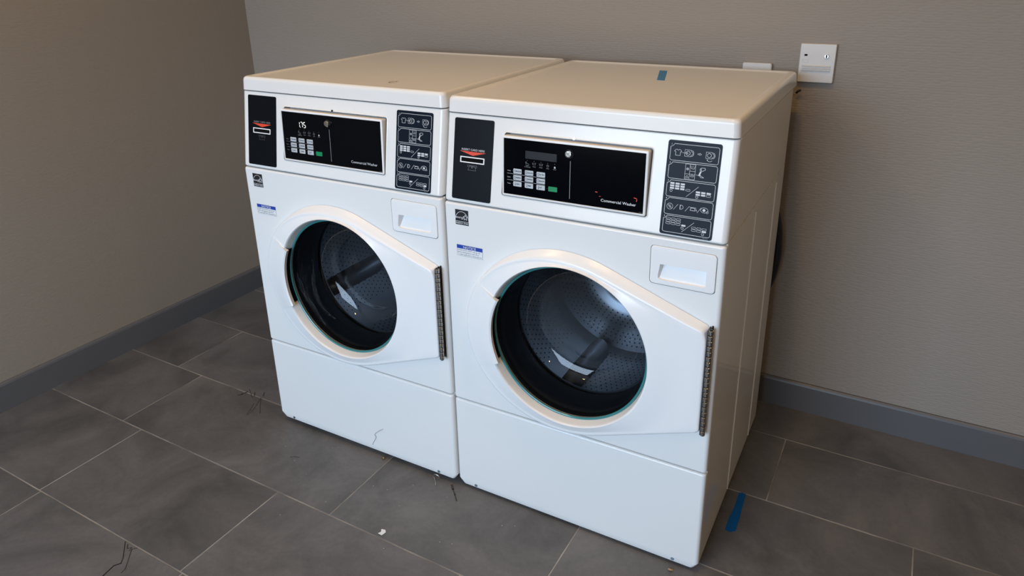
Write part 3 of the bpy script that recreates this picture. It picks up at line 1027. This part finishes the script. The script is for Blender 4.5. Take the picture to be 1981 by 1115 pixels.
    keys(pr, 0.0126, 0.1050, 3, 3); hand(pr, 0.0156, 0.0918)
    keys(pr, 0.0456, 0.0942, 1, 1, solid=False)
    pr.line([(0.0476, 0.0826), (0.0706, 0.1054)], 0.0006)
    keys(pr, 0.0664, 0.0926, 3, 2, hollow=((1, 2),)); hand(pr, 0.0694, 0.0845)
    pr.build('step_pictogram', pw, ip, sf, 0.0013)
    pr = Print(); numbered_box(pr, '4', 0.0426, 0.0765)
    pr.arc(0.0165, 0.0589, 0.0062, 0.0007, 0, 360, 18); pr.line([(0.0122, 0.0630), (0.0208, 0.0548)], 0.0006); pr.line([(0.0138, 0.0606), (0.0170, 0.0620), (0.0192, 0.0574), (0.0160, 0.0560)], 0.0005, True)
    for p, q in (((0.0246, 0.0532), (0.0328, 0.0646)), ((0.0488, 0.0529), (0.0565, 0.0638)), ((0.0731, 0.0529), (0.0806, 0.0643))):
        pr.line([p, q], 0.0006)
    pr.line([(0.0378, 0.0556), (0.0378, 0.0640)], 0.0012); pr.arc(0.0392, 0.0598, 0.0050, 0.0008, -90, 90, 10, ry=0.0042)
    pr.line([(0.0573, 0.0622), (0.0700, 0.0622), (0.0700, 0.0604), (0.0725, 0.0560), (0.0705, 0.0575)], 0.0006); pr.line([(0.0600, 0.0612), (0.0590, 0.0560), (0.0690, 0.0560), (0.0672, 0.0612)], 0.0008, True)
    pr.arc(0.0872, 0.0598, 0.0074, 0.0007, 0, 360, 18, ry=0.0052); pr.disc(0.0866, 0.0598, 0.0030, 8); pr.arc(0.0935, 0.0562, 0.0022, 0.0006, 0, 360, 10)
    pr.build('step_pictogram', pw, ip, sf, 0.0013)
    pr = Print(); numbered_box(pr, '5', 0.0054, 0.0396)
    keys(pr, 0.0118, 0.0318, 3, 3, solid=False); keys(pr, 0.0445, 0.0208, 1, 1); hand(pr, 0.0468, 0.0172)
    pr.line([(0.0462, 0.0092), (0.0696, 0.0316)], 0.0006)
    keys(pr, 0.0657, 0.0192, 3, 2, skip=((1, 2),), solid=False); keys(pr, 0.0871, 0.0142, 1, 1); hand(pr, 0.0896, 0.0108)
    pr.build('step_pictogram', pw, ip, sf, 0.0013)
    Print().text('802050', 0.1000, 0.0022, width=0.0100, height=0.0016, align='R').build('panel_number', 'print_grey', ip, sf, 0.0013)
    # ---- front panel with door opening
    bm = slab_bm(x0, x1, 0.0, 0.020, Z1+SEAM, Z2-SEAM, 0.009, 0.006, 0.005)
    fp = finish(bm, 'front_panel', 'enamel', root, weighted=True)
    T = Matrix.Translation(loc) @ Matrix.Rotation(0.00909, 4, 'Z')
    bm = bmesh.new()
    cyl_bm(bm, (CX, -0.05, CZ), (CX, 0.08, CZ), 0.196, n=72)
    cut = finish(bm, 'cutter', 'enamel', None, smooth=False); cut.matrix_world = T
    boolean_cut(fp, cut)
    bm = bmesh.new()
    prism_bm(bm, rrect(0.5246, 0.6656, 0.7440, 0.8326, 0.009), -0.03, 0.05)
    cut = finish(bm, 'cutter', 'enamel', None, smooth=False); cut.matrix_world = T
    boolean_cut(fp, cut)
    # ---- dispenser drawer with finger pocket
    bm = bmesh.new()
    A = rrect(0.5256, 0.6646, 0.7450, 0.8316, 0.0085)
    B = rrect(0.5266, 0.6636, 0.7460, 0.8306, 0.0080)
    Cc = rrect(0.5300, 0.6602, 0.7494, 0.8272, 0.0060)
    rows = [[bm.verts.new((p[0], h, p[1])) for p in pts] for pts, h in ((A, 0.05), (A, 0.0008), (B, -0.0012), (Cc, -0.0016))]
    for a_, b_ in zip(rows, rows[1:]):
        for k in range(len(a_)):
            j = (k+1) % len(a_)
            bm.faces.new((a_[k], a_[j], b_[j], b_[k]))
    bm.faces.new(rows[-1]); bm.faces.new(list(reversed(rows[0])))
    dr = finish(bm, 'dispenser_drawer', 'drawer_plastic', root)
    bm = bmesh.new()
    P = [(0.5462, 0.7925), (0.6466, 0.7935), (0.6500, 0.7580), (0.6420, 0.7545), (0.5480, 0.7540), (0.5410, 0.7570)]
    Fv = [bm.verts.new((p[0], -0.01, p[1])) for p in P]
    Bk = [bm.verts.new((CX2, 0.020 if z > 0.78 else 0.003, z)) for CX2, z in ((0.5510, 0.7900), (0.6420, 0.7910), (0.6440, 0.7600), (0.6380, 0.7575), (0.5520, 0.7570), (0.5465, 0.7595))]
    for i in range(6):
        j = (i+1) % 6
        bm.faces.new((Fv[i], Fv[j], Bk[j], Bk[i]))
    bm.faces.new(list(reversed(Fv)))
    bmesh.ops.triangulate(bm, faces=[bm.faces.new(Bk)])
    cut = finish(bm, 'cutter', 'enamel', None, smooth=False); cut.matrix_world = T
    boolean_cut(dr, cut)
    # ---- kick panel, bottom edge turned under
    bm = slab_bm(x0, x1, 0.0, 0.022, Z0+0.0005, Z1-SEAM, 0.009, 0.006, 0.0)
    bmesh.ops.bisect_plane(bm, geom=list(bm.verts)+list(bm.edges)+list(bm.faces), plane_co=(0, 0, 0.034), plane_no=(0, 0, 1))
    for v in bm.verts:
        if v.co.z < 0.034-1e-5:
            if v.co.y < 0.02:
                v.co.y = 0.0045+(v.co.y)*0.70
            v.co.x = mid+(v.co.x-mid)*((W/2-IN-0.012)/(W/2-IN))
    kp = finish(bm, 'kick_panel', 'enamel', root, weighted=True)
    for sx in (0.0585, 0.6185):
        d = bmesh.new()
        cyl_bm(d, (sx, 0.006, 0.0245), (sx, 0.0002, 0.0250), 0.0050, 0.0040, 12)
        cyl_bm(d, (sx, 0.0002, 0.0250), (sx, -0.0006, 0.0252), 0.0026, 0.0022, 6)
        finish(d, 'screw', 'screw_steel', kp)
    # ---- stickers
    es = Print().rect(0.0345, 0.7985, 0.0718, 0.8370).build('efficiency_sticker', 'sticker_black', root, front_frame, 0.0004)
    es['label'] = 'small black square sticker with white arc and star'
    pr = Print()
    pr.arc(0.0531, 0.8080, 0.0192, 0.0009, 8, 172, 18, ry=0.0245)
    pr.text('energy', 0.0362, 0.8150, width=0.0225, height=0.0060)
    star = [(0.0632+0.0062*(1 if k % 2 == 0 else 0.45)*math.sin(math.pi*k/5), 0.8185+0.0074*(1 if k % 2 == 0 else 0.45)*math.cos(math.pi*k/5)) for k in range(10)]
    pr.line(star, 0.0010, True)
    pr.line([(0.0345, 0.8072), (0.0718, 0.8072)], 0.0007)
    pr.text('ENERGY STAR', 0.0531, 0.8008, width=0.0345, height=0.0044, align='C')
    pr.build('sticker_print', 'print_bright', es, front_frame, 0.0006)
    ns = Print().rect(0.0350, 0.7176, 0.1080, 0.7458).build('notice_sticker', 'sticker_white', root, front_frame, 0.0004)
    ns['label'] = 'white notice sticker with a blue heading band'
    Print().rect(0.0350, 0.7362, 0.1080, 0.7458).build('notice_band', 'print_blue', ns, front_frame, 0.0006)
    Print().text('NOTICE', 0.0715, 0.7376, width=0.036, height=0.0066, align='C', bold=0.0003).build('notice_heading', 'print_bright', ns, front_frame, 0.0008)
    pr = Print()
    for s, b, wd in (('DOOR LOCK LIGHT must go out', 0.7308, 0.0650), ('before attempting to open door.', 0.7254, 0.0620), ('To open, push door in then pull out.', 0.7198, 0.0690)):
        pr.text(s, 0.0368, b, width=wd, height=0.0037)
    pr.line([(0.0350, 0.7176), (0.1080, 0.7176), (0.1080, 0.7458), (0.0350, 0.7458)], 0.0004, True)
    pr.build('notice_text', 'print_black', ns, front_frame, 0.0006)
    # ---- door
    door = door_shell(root)
    def handle_prof(p):
        R = outline_radius(p)
        ro = R-0.006
        pts_top = []
        for t in (0.0, 0.06, 0.14, 0.35, 0.6, 0.85, 1.0):
            r = 0.1905+(ro-0.1905)*t
            lift = 0.0062*(1-t)**1.2
            base = face_height(max(r, 0.2055), R)
            y = -(base+lift+0.0002)
            if t == 0.0: y += 0.0030
            pts_top.append((r, y))
        return pts_top+[(ro, -0.020), (0.2075, -0.0285), (0.2040, -0.0265), (0.1915, -0.0240)]
    arc_block('door_handle', 'door_plastic', door, 152.5, 205.5, 22, handle_prof, angle=30)
    arc_block('handle_gap_shade', 'black_gap', door, 154.5, 203.5, 20, lambda p: [(0.1970, -0.004), (0.1992, -0.004), (0.2024, -0.0245), (0.1975, -0.0245)])  # black strip over the rim's inner wall paints the finger gap's shade
    # ---- door glass bowl and its edge
    bowl = [(0.1936, -0.0036), (0.1926, -0.0015), (0.1905, 0.008), (0.1850, 0.036), (0.1780, 0.066), (0.1690, 0.088), (0.1570, 0.104),
            (0.1400, 0.115), (0.1180, 0.1215), (0.1120, 0.1205), (0.1050, 0.1230), (0.0800, 0.126), (0.0400, 0.128), (0.0, 0.1285)]
    lathe('door_glass', 'bowl_glass', door, bowl, CX, CZ, 96, angle=80)
    lathe('glass_rim', 'glass_edge', door, [(0.1990, 0.002), (0.1985, -0.0050), (0.1972, -0.0062), (0.1950, -0.0060), (0.1932, -0.0040)], CX, CZ, 96, angle=80)
    lathe('glass_seal', 'rubber', door, [(0.1980, 0.004), (0.1945, 0.004), (0.1935, 0.010), (0.1935, 0.018), (0.1980, 0.018)], CX, CZ, 96)
    # ---- gasket and drum
    lathe('door_gasket', 'gasket', root, [(0.197, 0.019), (0.1945, 0.024), (0.1930, 0.034), (0.1965, 0.044), (0.1915, 0.058), (0.1960, 0.072), (0.1880, 0.088), (0.1885, 0.098), (0.205, 0.106), (0.25, 0.106)], CX, CZ, 96, angle=50)
    DR, DY0, DY1 = 0.248, 0.098, 0.420
    drum = lathe('drum', 'drum_steel', root, [(0.186, 0.108), (0.188, 0.112), (0.205, 0.114), (0.240, 0.120), (DR, 0.130), (DR, DY1-0.02), (DR-0.012, DY1), (0.175, DY1+0.006), (0.165, DY1+0.001), (0.110, DY1-0.004), (0.098, DY1+0.006), (0.060, DY1+0.004), (0.050, DY1-0.008), (0.0, DY1-0.010)], CX, CZ, 96, angle=50)
    holes = bmesh.new()
    def hole(c, nrm, r):
        c = Vector(c); nrm = Vector(nrm)
        a = nrm.orthogonal().normalized(); b = nrm.cross(a)
        holes.faces.new([holes.verts.new(c+nrm*0.0006+(a*math.cos(2*math.pi*k/8)+b*math.sin(2*math.pi*k/8))*r) for k in range(8)])
    for i in range(18):
        yy = 0.140+0.0152*i
        for k in range(99):
            if k % 33 in (0, 1, 2, 31, 32): continue                     # blank strips under the lifters
            t = 2*math.pi*(k+(0.5 if i % 2 else 0))/99
            hole((CX+DR*math.cos(t), yy, CZ+DR*math.sin(t)), (-math.cos(t), 0, -math.sin(t)), 0.0021)
    for rr, cnt in ((0.120, 48), (0.132, 54), (0.144, 60), (0.156, 66), (0.183, 76), (0.195, 82), (0.207, 86), (0.219, 92)):
        yb = DY1-0.004+(0.005*(rr-0.110)/0.055 if rr < 0.165 else 0.007)
        yb = DY1-0.0045+0.005*(rr-0.110)/0.055 if rr < 0.165 else DY1+0.006-0.006*(rr-0.175)/0.061
        for k in range(cnt):
            t = 2*math.pi*k/cnt
            hole((CX+rr*math.cos(t), yb-0.0012, CZ+rr*math.sin(t)), (0, -1, 0), 0.0020)
    hb = finish(holes, 'drum_perforations', 'drum_hole', drum, smooth=False)
    hb['kind'] = 'stuff'
    for k in range(3):
        t = 2*math.pi*k/3+(0.22 if not lit else 1.55)
        bm = bmesh.new()
        ct, st = math.cos(t), math.sin(t)
        rad = Vector((-ct, 0, -st)); tan = Vector((-st, 0, ct))
        c0 = Vector((CX+DR*ct, 0, CZ+DR*st))
        rows = []
        for yy, hgt, wid in ((0.135, 0.006, 0.020), (0.155, 0.040, 0.030), (0.27, 0.052, 0.034), (0.385, 0.048, 0.034), (0.405, 0.020, 0.028)):
            rows.append([bm.verts.new(c0+Vector((0, yy, 0))+tan*u*wid+rad*(hgt*h-0.006)) for u, h in ((-1, 0), (-0.75, 0.5), (-0.42, 0.88), (0, 1), (0.42, 0.88), (0.75, 0.5), (1, 0))])
        for a_, b_ in zip(rows, rows[1:]):
            for q in range(6):
                bm.faces.new((a_[q], a_[q+1], b_[q+1], b_[q]))
        bm.faces.new(rows[0]); bm.faces.new(list(reversed(rows[-1])))
        finish(bm, 'drum_lifter', 'drum_steel', drum, angle=60)
    # ---- piano hinge
    hg = bmesh.new()
    bm_box(hg, 0.6622, 0.6640, -0.0205, -0.001, 0.4140, 0.6720)  # dark strip stands in for the shaded gap left of the knuckles
    bm_box(hg, 0.6660, 0.6694, -0.0014, -0.0002, 0.4140, 0.6740)
    hinge = finish(hg, 'door_hinge', 'hinge_dark', root, smooth=False)
    nk = 21
    hz0, hz1 = 0.4135, 0.6735
    step = (hz1-hz0)/nk
    kmesh = None
    for k in range(nk):
        if kmesh is None:
            bm = bmesh.new()
            q = step-0.0016
            for (za, zb, ra, rb) in ((0, 0.0008, 0.0048, 0.0056), (0.0008, q-0.0008, 0.0056, 0.0056), (q-0.0008, q, 0.0056, 0.0048)):
                cyl_bm(bm, (0, 0, za), (0, 0, zb), ra, rb, 12)
            ko = finish(bm, 'knuckle', 'hinge_steel', hinge)
            kmesh = ko.data
        else:
            ko = link('knuckle', kmesh, None, hinge)
        ko.location = (0.6684, -0.0185 if k % 2 else -0.0178, hz0+k*step)
    bm = bmesh.new()
    cyl_bm(bm, (0.6684, -0.0182, hz0-0.001), (0.6684, -0.0182, hz1+0.0012), 0.0036, n=10)
    finish(bm, 'hinge_pin', 'hinge_dark', hinge)
    return root

make_washer((-0.6800, -0.0062, 0.0), 'left white front-loading washer with lit price display beside the wall', True, 0.0, 0.712)
make_washer((-0.0001, 0.0068, -0.0073), 'right white front-loading washer with blank display and blue tape on its lid', False, 0.0073, 0.735)

# ------------------------------------------------------------------ things around the washers
TH = 0.00909
def on_right(p):
    c, s = math.cos(TH), math.sin(TH)
    return (p[0]*c-p[1]*s-0.0001, p[0]*s+p[1]*c+0.0068, p[2]-0.0073)

def sheet(name, m, pts, z, th, label, cat, jitter=0.0):
    bm = bmesh.new()
    c = Vector((sum(p[0] for p in pts)/len(pts), sum(p[1] for p in pts)/len(pts)))
    A = [bm.verts.new((p[0]-c.x, p[1]-c.y, (random.uniform(0, jitter) if jitter else 0.0))) for p in pts]
    B = [bm.verts.new((v.co.x, v.co.y, v.co.z+th)) for v in A]
    n = len(pts)
    bm.faces.new(list(reversed(A))); bm.faces.new(B)
    for k in range(n):
        j = (k+1) % n
        bm.faces.new((A[k], A[j], B[j], B[k]))
    o = finish(bm, name, m, None, smooth=False)
    o.location = (c.x, c.y, z)
    return tag(o, label, cat)

ztop_r = ZTOP-0.0073-0.0035
lp = [on_right(p)[:2] for p in ((0.3247, 0.6300, 0), (0.3470, 0.6290, 0), (0.3925, 0.4610, 0), (0.3715, 0.4615, 0))]
sheet('tape_strip', 'tape_blue_pale', lp, ztop_r, 0.0004, 'short blue tape strip on the lid of the right washer', 'tape')
sheet('tape_strip', 'tape_blue', [(0.7045, 0.3420), (0.7120, 0.3455), (0.7225, 0.3440), (0.7245, 0.2900), (0.7275, 0.2500), (0.7290, 0.1950), (0.7180, 0.1850), (0.7040, 0.1880), (0.7030, 0.2350), (0.7060, 0.2700)], 0.0004, 0.0005,
      'longer blue tape strip on the floor beside the right washer', 'tape')
sheet('paper_scrap', 'paper', [(-0.0807, -0.2476), (-0.0770, -0.2400), (-0.0819, -0.2323), (-0.0712, -0.2290), (-0.0649, -0.2352), (-0.0675, -0.2483)], 0.0006, 0.0006,
      'small torn white paper scrap on the floor tiles', 'paper', jitter=0.0015)

# lifted wire ring by the kick panel
bm_pts = [(-0.066+0.010*math.cos(t), -0.006-0.003*t/6.0, 0.009+0.008*math.sin(t)) for t in [math.radians(a) for a in range(-70, 245, 25)]]
tag(tube('wire_clip', 'chrome', None, bm_pts+[(-0.060, -0.020, 0.0012), (-0.052, -0.030, 0.0012)], 0.0011, 8), 'small bent wire clip on the floor under the left washer corner', 'clip')
tag(tube('thread', 'thread', None, [(-0.6800+a, -0.0062+0.00909*a-0.0012, z) for a, z in ((0.4283, 0.1061), (0.4100, 0.0920), (0.3934, 0.0751), (0.3979, 0.0673), (0.3860, 0.0450), (0.3810, 0.0350))], 0.0005, 5),
    'thin dark thread stuck to the left washer kick panel', 'thread')
tag(tube('lint_bit', 'brass', None, [(-0.2630, -0.0080, 0.004), (-0.2570, -0.0095, 0.006), (-0.2540, -0.0080, 0.003), (-0.2590, -0.0060, 0.002)], 0.0018, 6), 'tiny brown bit of lint under the left washer', 'lint')
tag(tube('lint_bit', 'stain_brown', None, [(0.6160, -0.0060, 0.002), (0.6215, -0.0080, 0.004), (0.6260, -0.0050, 0.002)], 0.0022, 6), 'dark brown crumb under the front edge of the right washer', 'lint')

# drain hose bulging out behind the right washer
tag(tube('drain_hose', 'hose', None, [on_right(p) for p in ((0.620, 0.735, 0.900), (0.640, 0.740, 0.760), (0.667, 0.745, 0.660), (0.676, 0.748, 0.590), (0.675, 0.748, 0.530), (0.660, 0.745, 0.455), (0.615, 0.738, 0.380), (0.56, 0.735, 0.31))], 0.0145, 14),
    'black rubber drain hose bulging out behind the right washer', 'hose')

# white box peeking over the lid's back edge
t = empty('wall_outlet', (0.550, WALL_Y, 1.040))
tag(t, 'white outlet cover on the wall peeking over the right washer lid', 'outlet')
bm = bmesh.new(); bm_box(bm, -0.040, 0.040, -0.020, 0.0, -0.062, 0.0625)
bmesh.ops.bevel(bm, geom=list(bm.edges), offset=0.002, segments=2, affect='EDGES')
finish(bm, 'cover', 'plate_white', t, weighted=True)
for zz in (-0.022, 0.018):
    prism('socket', 'inner_plastic', t, [(0.016*math.cos(2*math.pi*k/20), zz+0.013*math.sin(2*math.pi*k/20)) for k in range(20)], -0.022, -0.0195)

# white control box on the wall
t = empty('wall_sensor', (0.7085, WALL_Y, 1.1088))
tag(t, 'white slatted plastic box on the wall beside the right washer lid', 'sensor')
bm = bmesh.new()
rows = []
for ins, y in ((0.0, 0.0), (0.0, 0.011), (0.0012, 0.0136), (0.0035, 0.0145)):
    rows.append([bm.verts.new((p[0], -y, p[1])) for p in rrect(-0.0470+ins, 0.0465-ins, -0.0530+ins, 0.0530-ins, 0.003, 4)])
for a_, b_ in zip(rows, rows[1:]):
    for k in range(len(a_)):
        j = (k+1) % len(a_)
        bm.faces.new((a_[k], a_[j], b_[j], b_[k]))
bm.faces.new(rows[-1]); bm.faces.new(list(reversed(rows[0])))
cv = finish(bm, 'cover', 'plate_white', t, weighted=True)
for k, zz in enumerate((-0.0045, -0.0105, -0.0165)):
    bm = bmesh.new()
    vs = [bm.verts.new(p) for p in ((-0.038, -0.0143, zz), (0.036, -0.0143, zz), (0.036, -0.0190, zz-0.0030), (-0.038, -0.0190, zz-0.0030), (-0.038, -0.0143, zz-0.0045), (0.036, -0.0143, zz-0.0045))]
    bm.faces.new((vs[0], vs[1], vs[2], vs[3])); bm.faces.new((vs[3], vs[2], vs[5], vs[4])); bm.faces.new((vs[0], vs[3], vs[4])); bm.faces.new((vs[1], vs[5], vs[2]))
    finish(bm, 'slat', 'plate_white', t, smooth=False)
prism('slot', 'black_gap', t, rrect(-0.0345, -0.0265, 0.0195, 0.0245, 0.0008, 2), -0.0150, -0.0140)
bm = bmesh.new()
o_ = rrect(-0.0390, -0.0240, 0.0020, 0.0115, 0.001, 2); i_ = rrect(-0.0375, -0.0255, 0.0032, 0.0103, 0.0006, 2)
rows = [[bm.verts.new((p[0], y, p[1])) for p in pts] for pts, y in ((o_, -0.0143), (o_, -0.0158), (i_, -0.0158), (i_, -0.0143))]
for a_, b_ in zip(rows, rows[1:]):
    for k in range(len(a_)):
        j = (k+1) % len(a_)
        bm.faces.new((a_[k], a_[j], b_[j], b_[k]))
finish(bm, 'latch_frame', 'plate_white', t, smooth=False)
bm = bmesh.new()
cyl_bm(bm, (0.0235, -0.0140, 0.0205), (0.0235, -0.0200, 0.0205), 0.0062, 0.0052, 16)
kb = finish(bm, 'key_switch', 'chrome', t)
prism('switch_slot', 'black_gap', kb, [(0.0218, 0.0160), (0.0252, 0.0160), (0.0252, 0.0250), (0.0218, 0.0250)], -0.0203, -0.0199)
tag(tube('cable_stub', 'hose', None, [(0.664, WALL_Y-0.012, 1.024), (0.668, WALL_Y-0.014, 1.029), (0.675, WALL_Y-0.012, 1.033)], 0.0032, 8), 'short black cable stub on the wall under the white box', 'cable')

# scuffs, cracks and stains in the tiles, and a stain on the left lid
def floor_marks(name, m, strokes, z=0.0006):
    pr = Print()
    for pts, w in strokes:
        pr.line(pts, w)
    o = pr.build(name, m, ground_floor, lambda a, b, h: (a, b, h), z)
    return o
floor_marks('tile_crack', 'mark_dark', [([(-0.639, -0.5775), (-0.618, -0.594), (-0.5931, -0.6136), (-0.5816, -0.627)], 0.0016), ([(-0.5816, -0.627), (-0.590, -0.640), (-0.5886, -0.648), (-0.5843, -0.6702), (-0.578, -0.690)], 0.0028),
             ([(-0.5911, -0.5765), (-0.600, -0.585), (-0.5926, -0.5935), (-0.575, -0.612), (-0.5559, -0.6324), (-0.5528, -0.6458)], 0.0012), ([(-0.625, -0.580), (-0.612, -0.590), (-0.606, -0.582), (-0.600, -0.592)], 0.0014)])
floor_marks('scuff_mark', 'mark_soft', [([(-0.918, 0.022), (-0.911, 0.032), (-0.906, 0.050)], 0.005), ([(-0.912, 0.0657), (-0.888, 0.050), (-0.8614, 0.0336)], 0.0016), ([(-0.800, -0.045), (-0.812, -0.020), (-0.8303, 0.0121)], 0.0016),
             ([(-0.7957, -0.0425), (-0.806, -0.008), (-0.8353, 0.0473)], 0.0016), ([(-0.8353, 0.0473), (-0.800, 0.012), (-0.7667, -0.0183)], 0.0018), ([(-0.880, 0.06), (-0.865, 0.045)], 0.003), ([(-0.850, 0.075), (-0.838, 0.060)], 0.003)])
floor_marks('streak_stain', 'mark_soft', [([(-0.014, -0.006), (-0.002, -0.018)], 0.006), ([(-0.002, -0.018), (0.015, -0.034), (0.033, -0.052)], 0.0035)])
floor_marks('hair_mark', 'mark_dark', [([(-0.512, -0.1330), (-0.502, -0.1250), (-0.488, -0.1210)], 0.0012)])

lid_left = [o for o in bpy.data.objects if o.name.startswith('lid') and o.parent and 'left' in o.parent['label']][0]
Print().arc(0.4542, 0.1328, 0.0085, 0.0022, 20, 350, 14, ry=0.0130).build('rust_stain', 'stain_brown', lid_left, lambda a, b, h: (a, b, ZTOP-0.0036+h), 0.0003)
pr = Print()
rnd = random.Random(3)
for k in range(20):
    px, py = rnd.uniform(-0.62, 0.25), rnd.uniform(-0.33, -0.03)
    q = rnd.uniform(0.0005, 0.0010)
    pr.poly([(px, py), (px+q*2, py+q*0.4), (px+q*1.6, py+q*1.8), (px-q*0.4, py+q)])
dust = pr.build('dust_flecks', 'paper', None, lambda a, b, h: (a, b, h), 0.0007)
tag(dust, 'pale dust flecks scattered on the floor tiles before the washers', 'dust', kind='stuff')
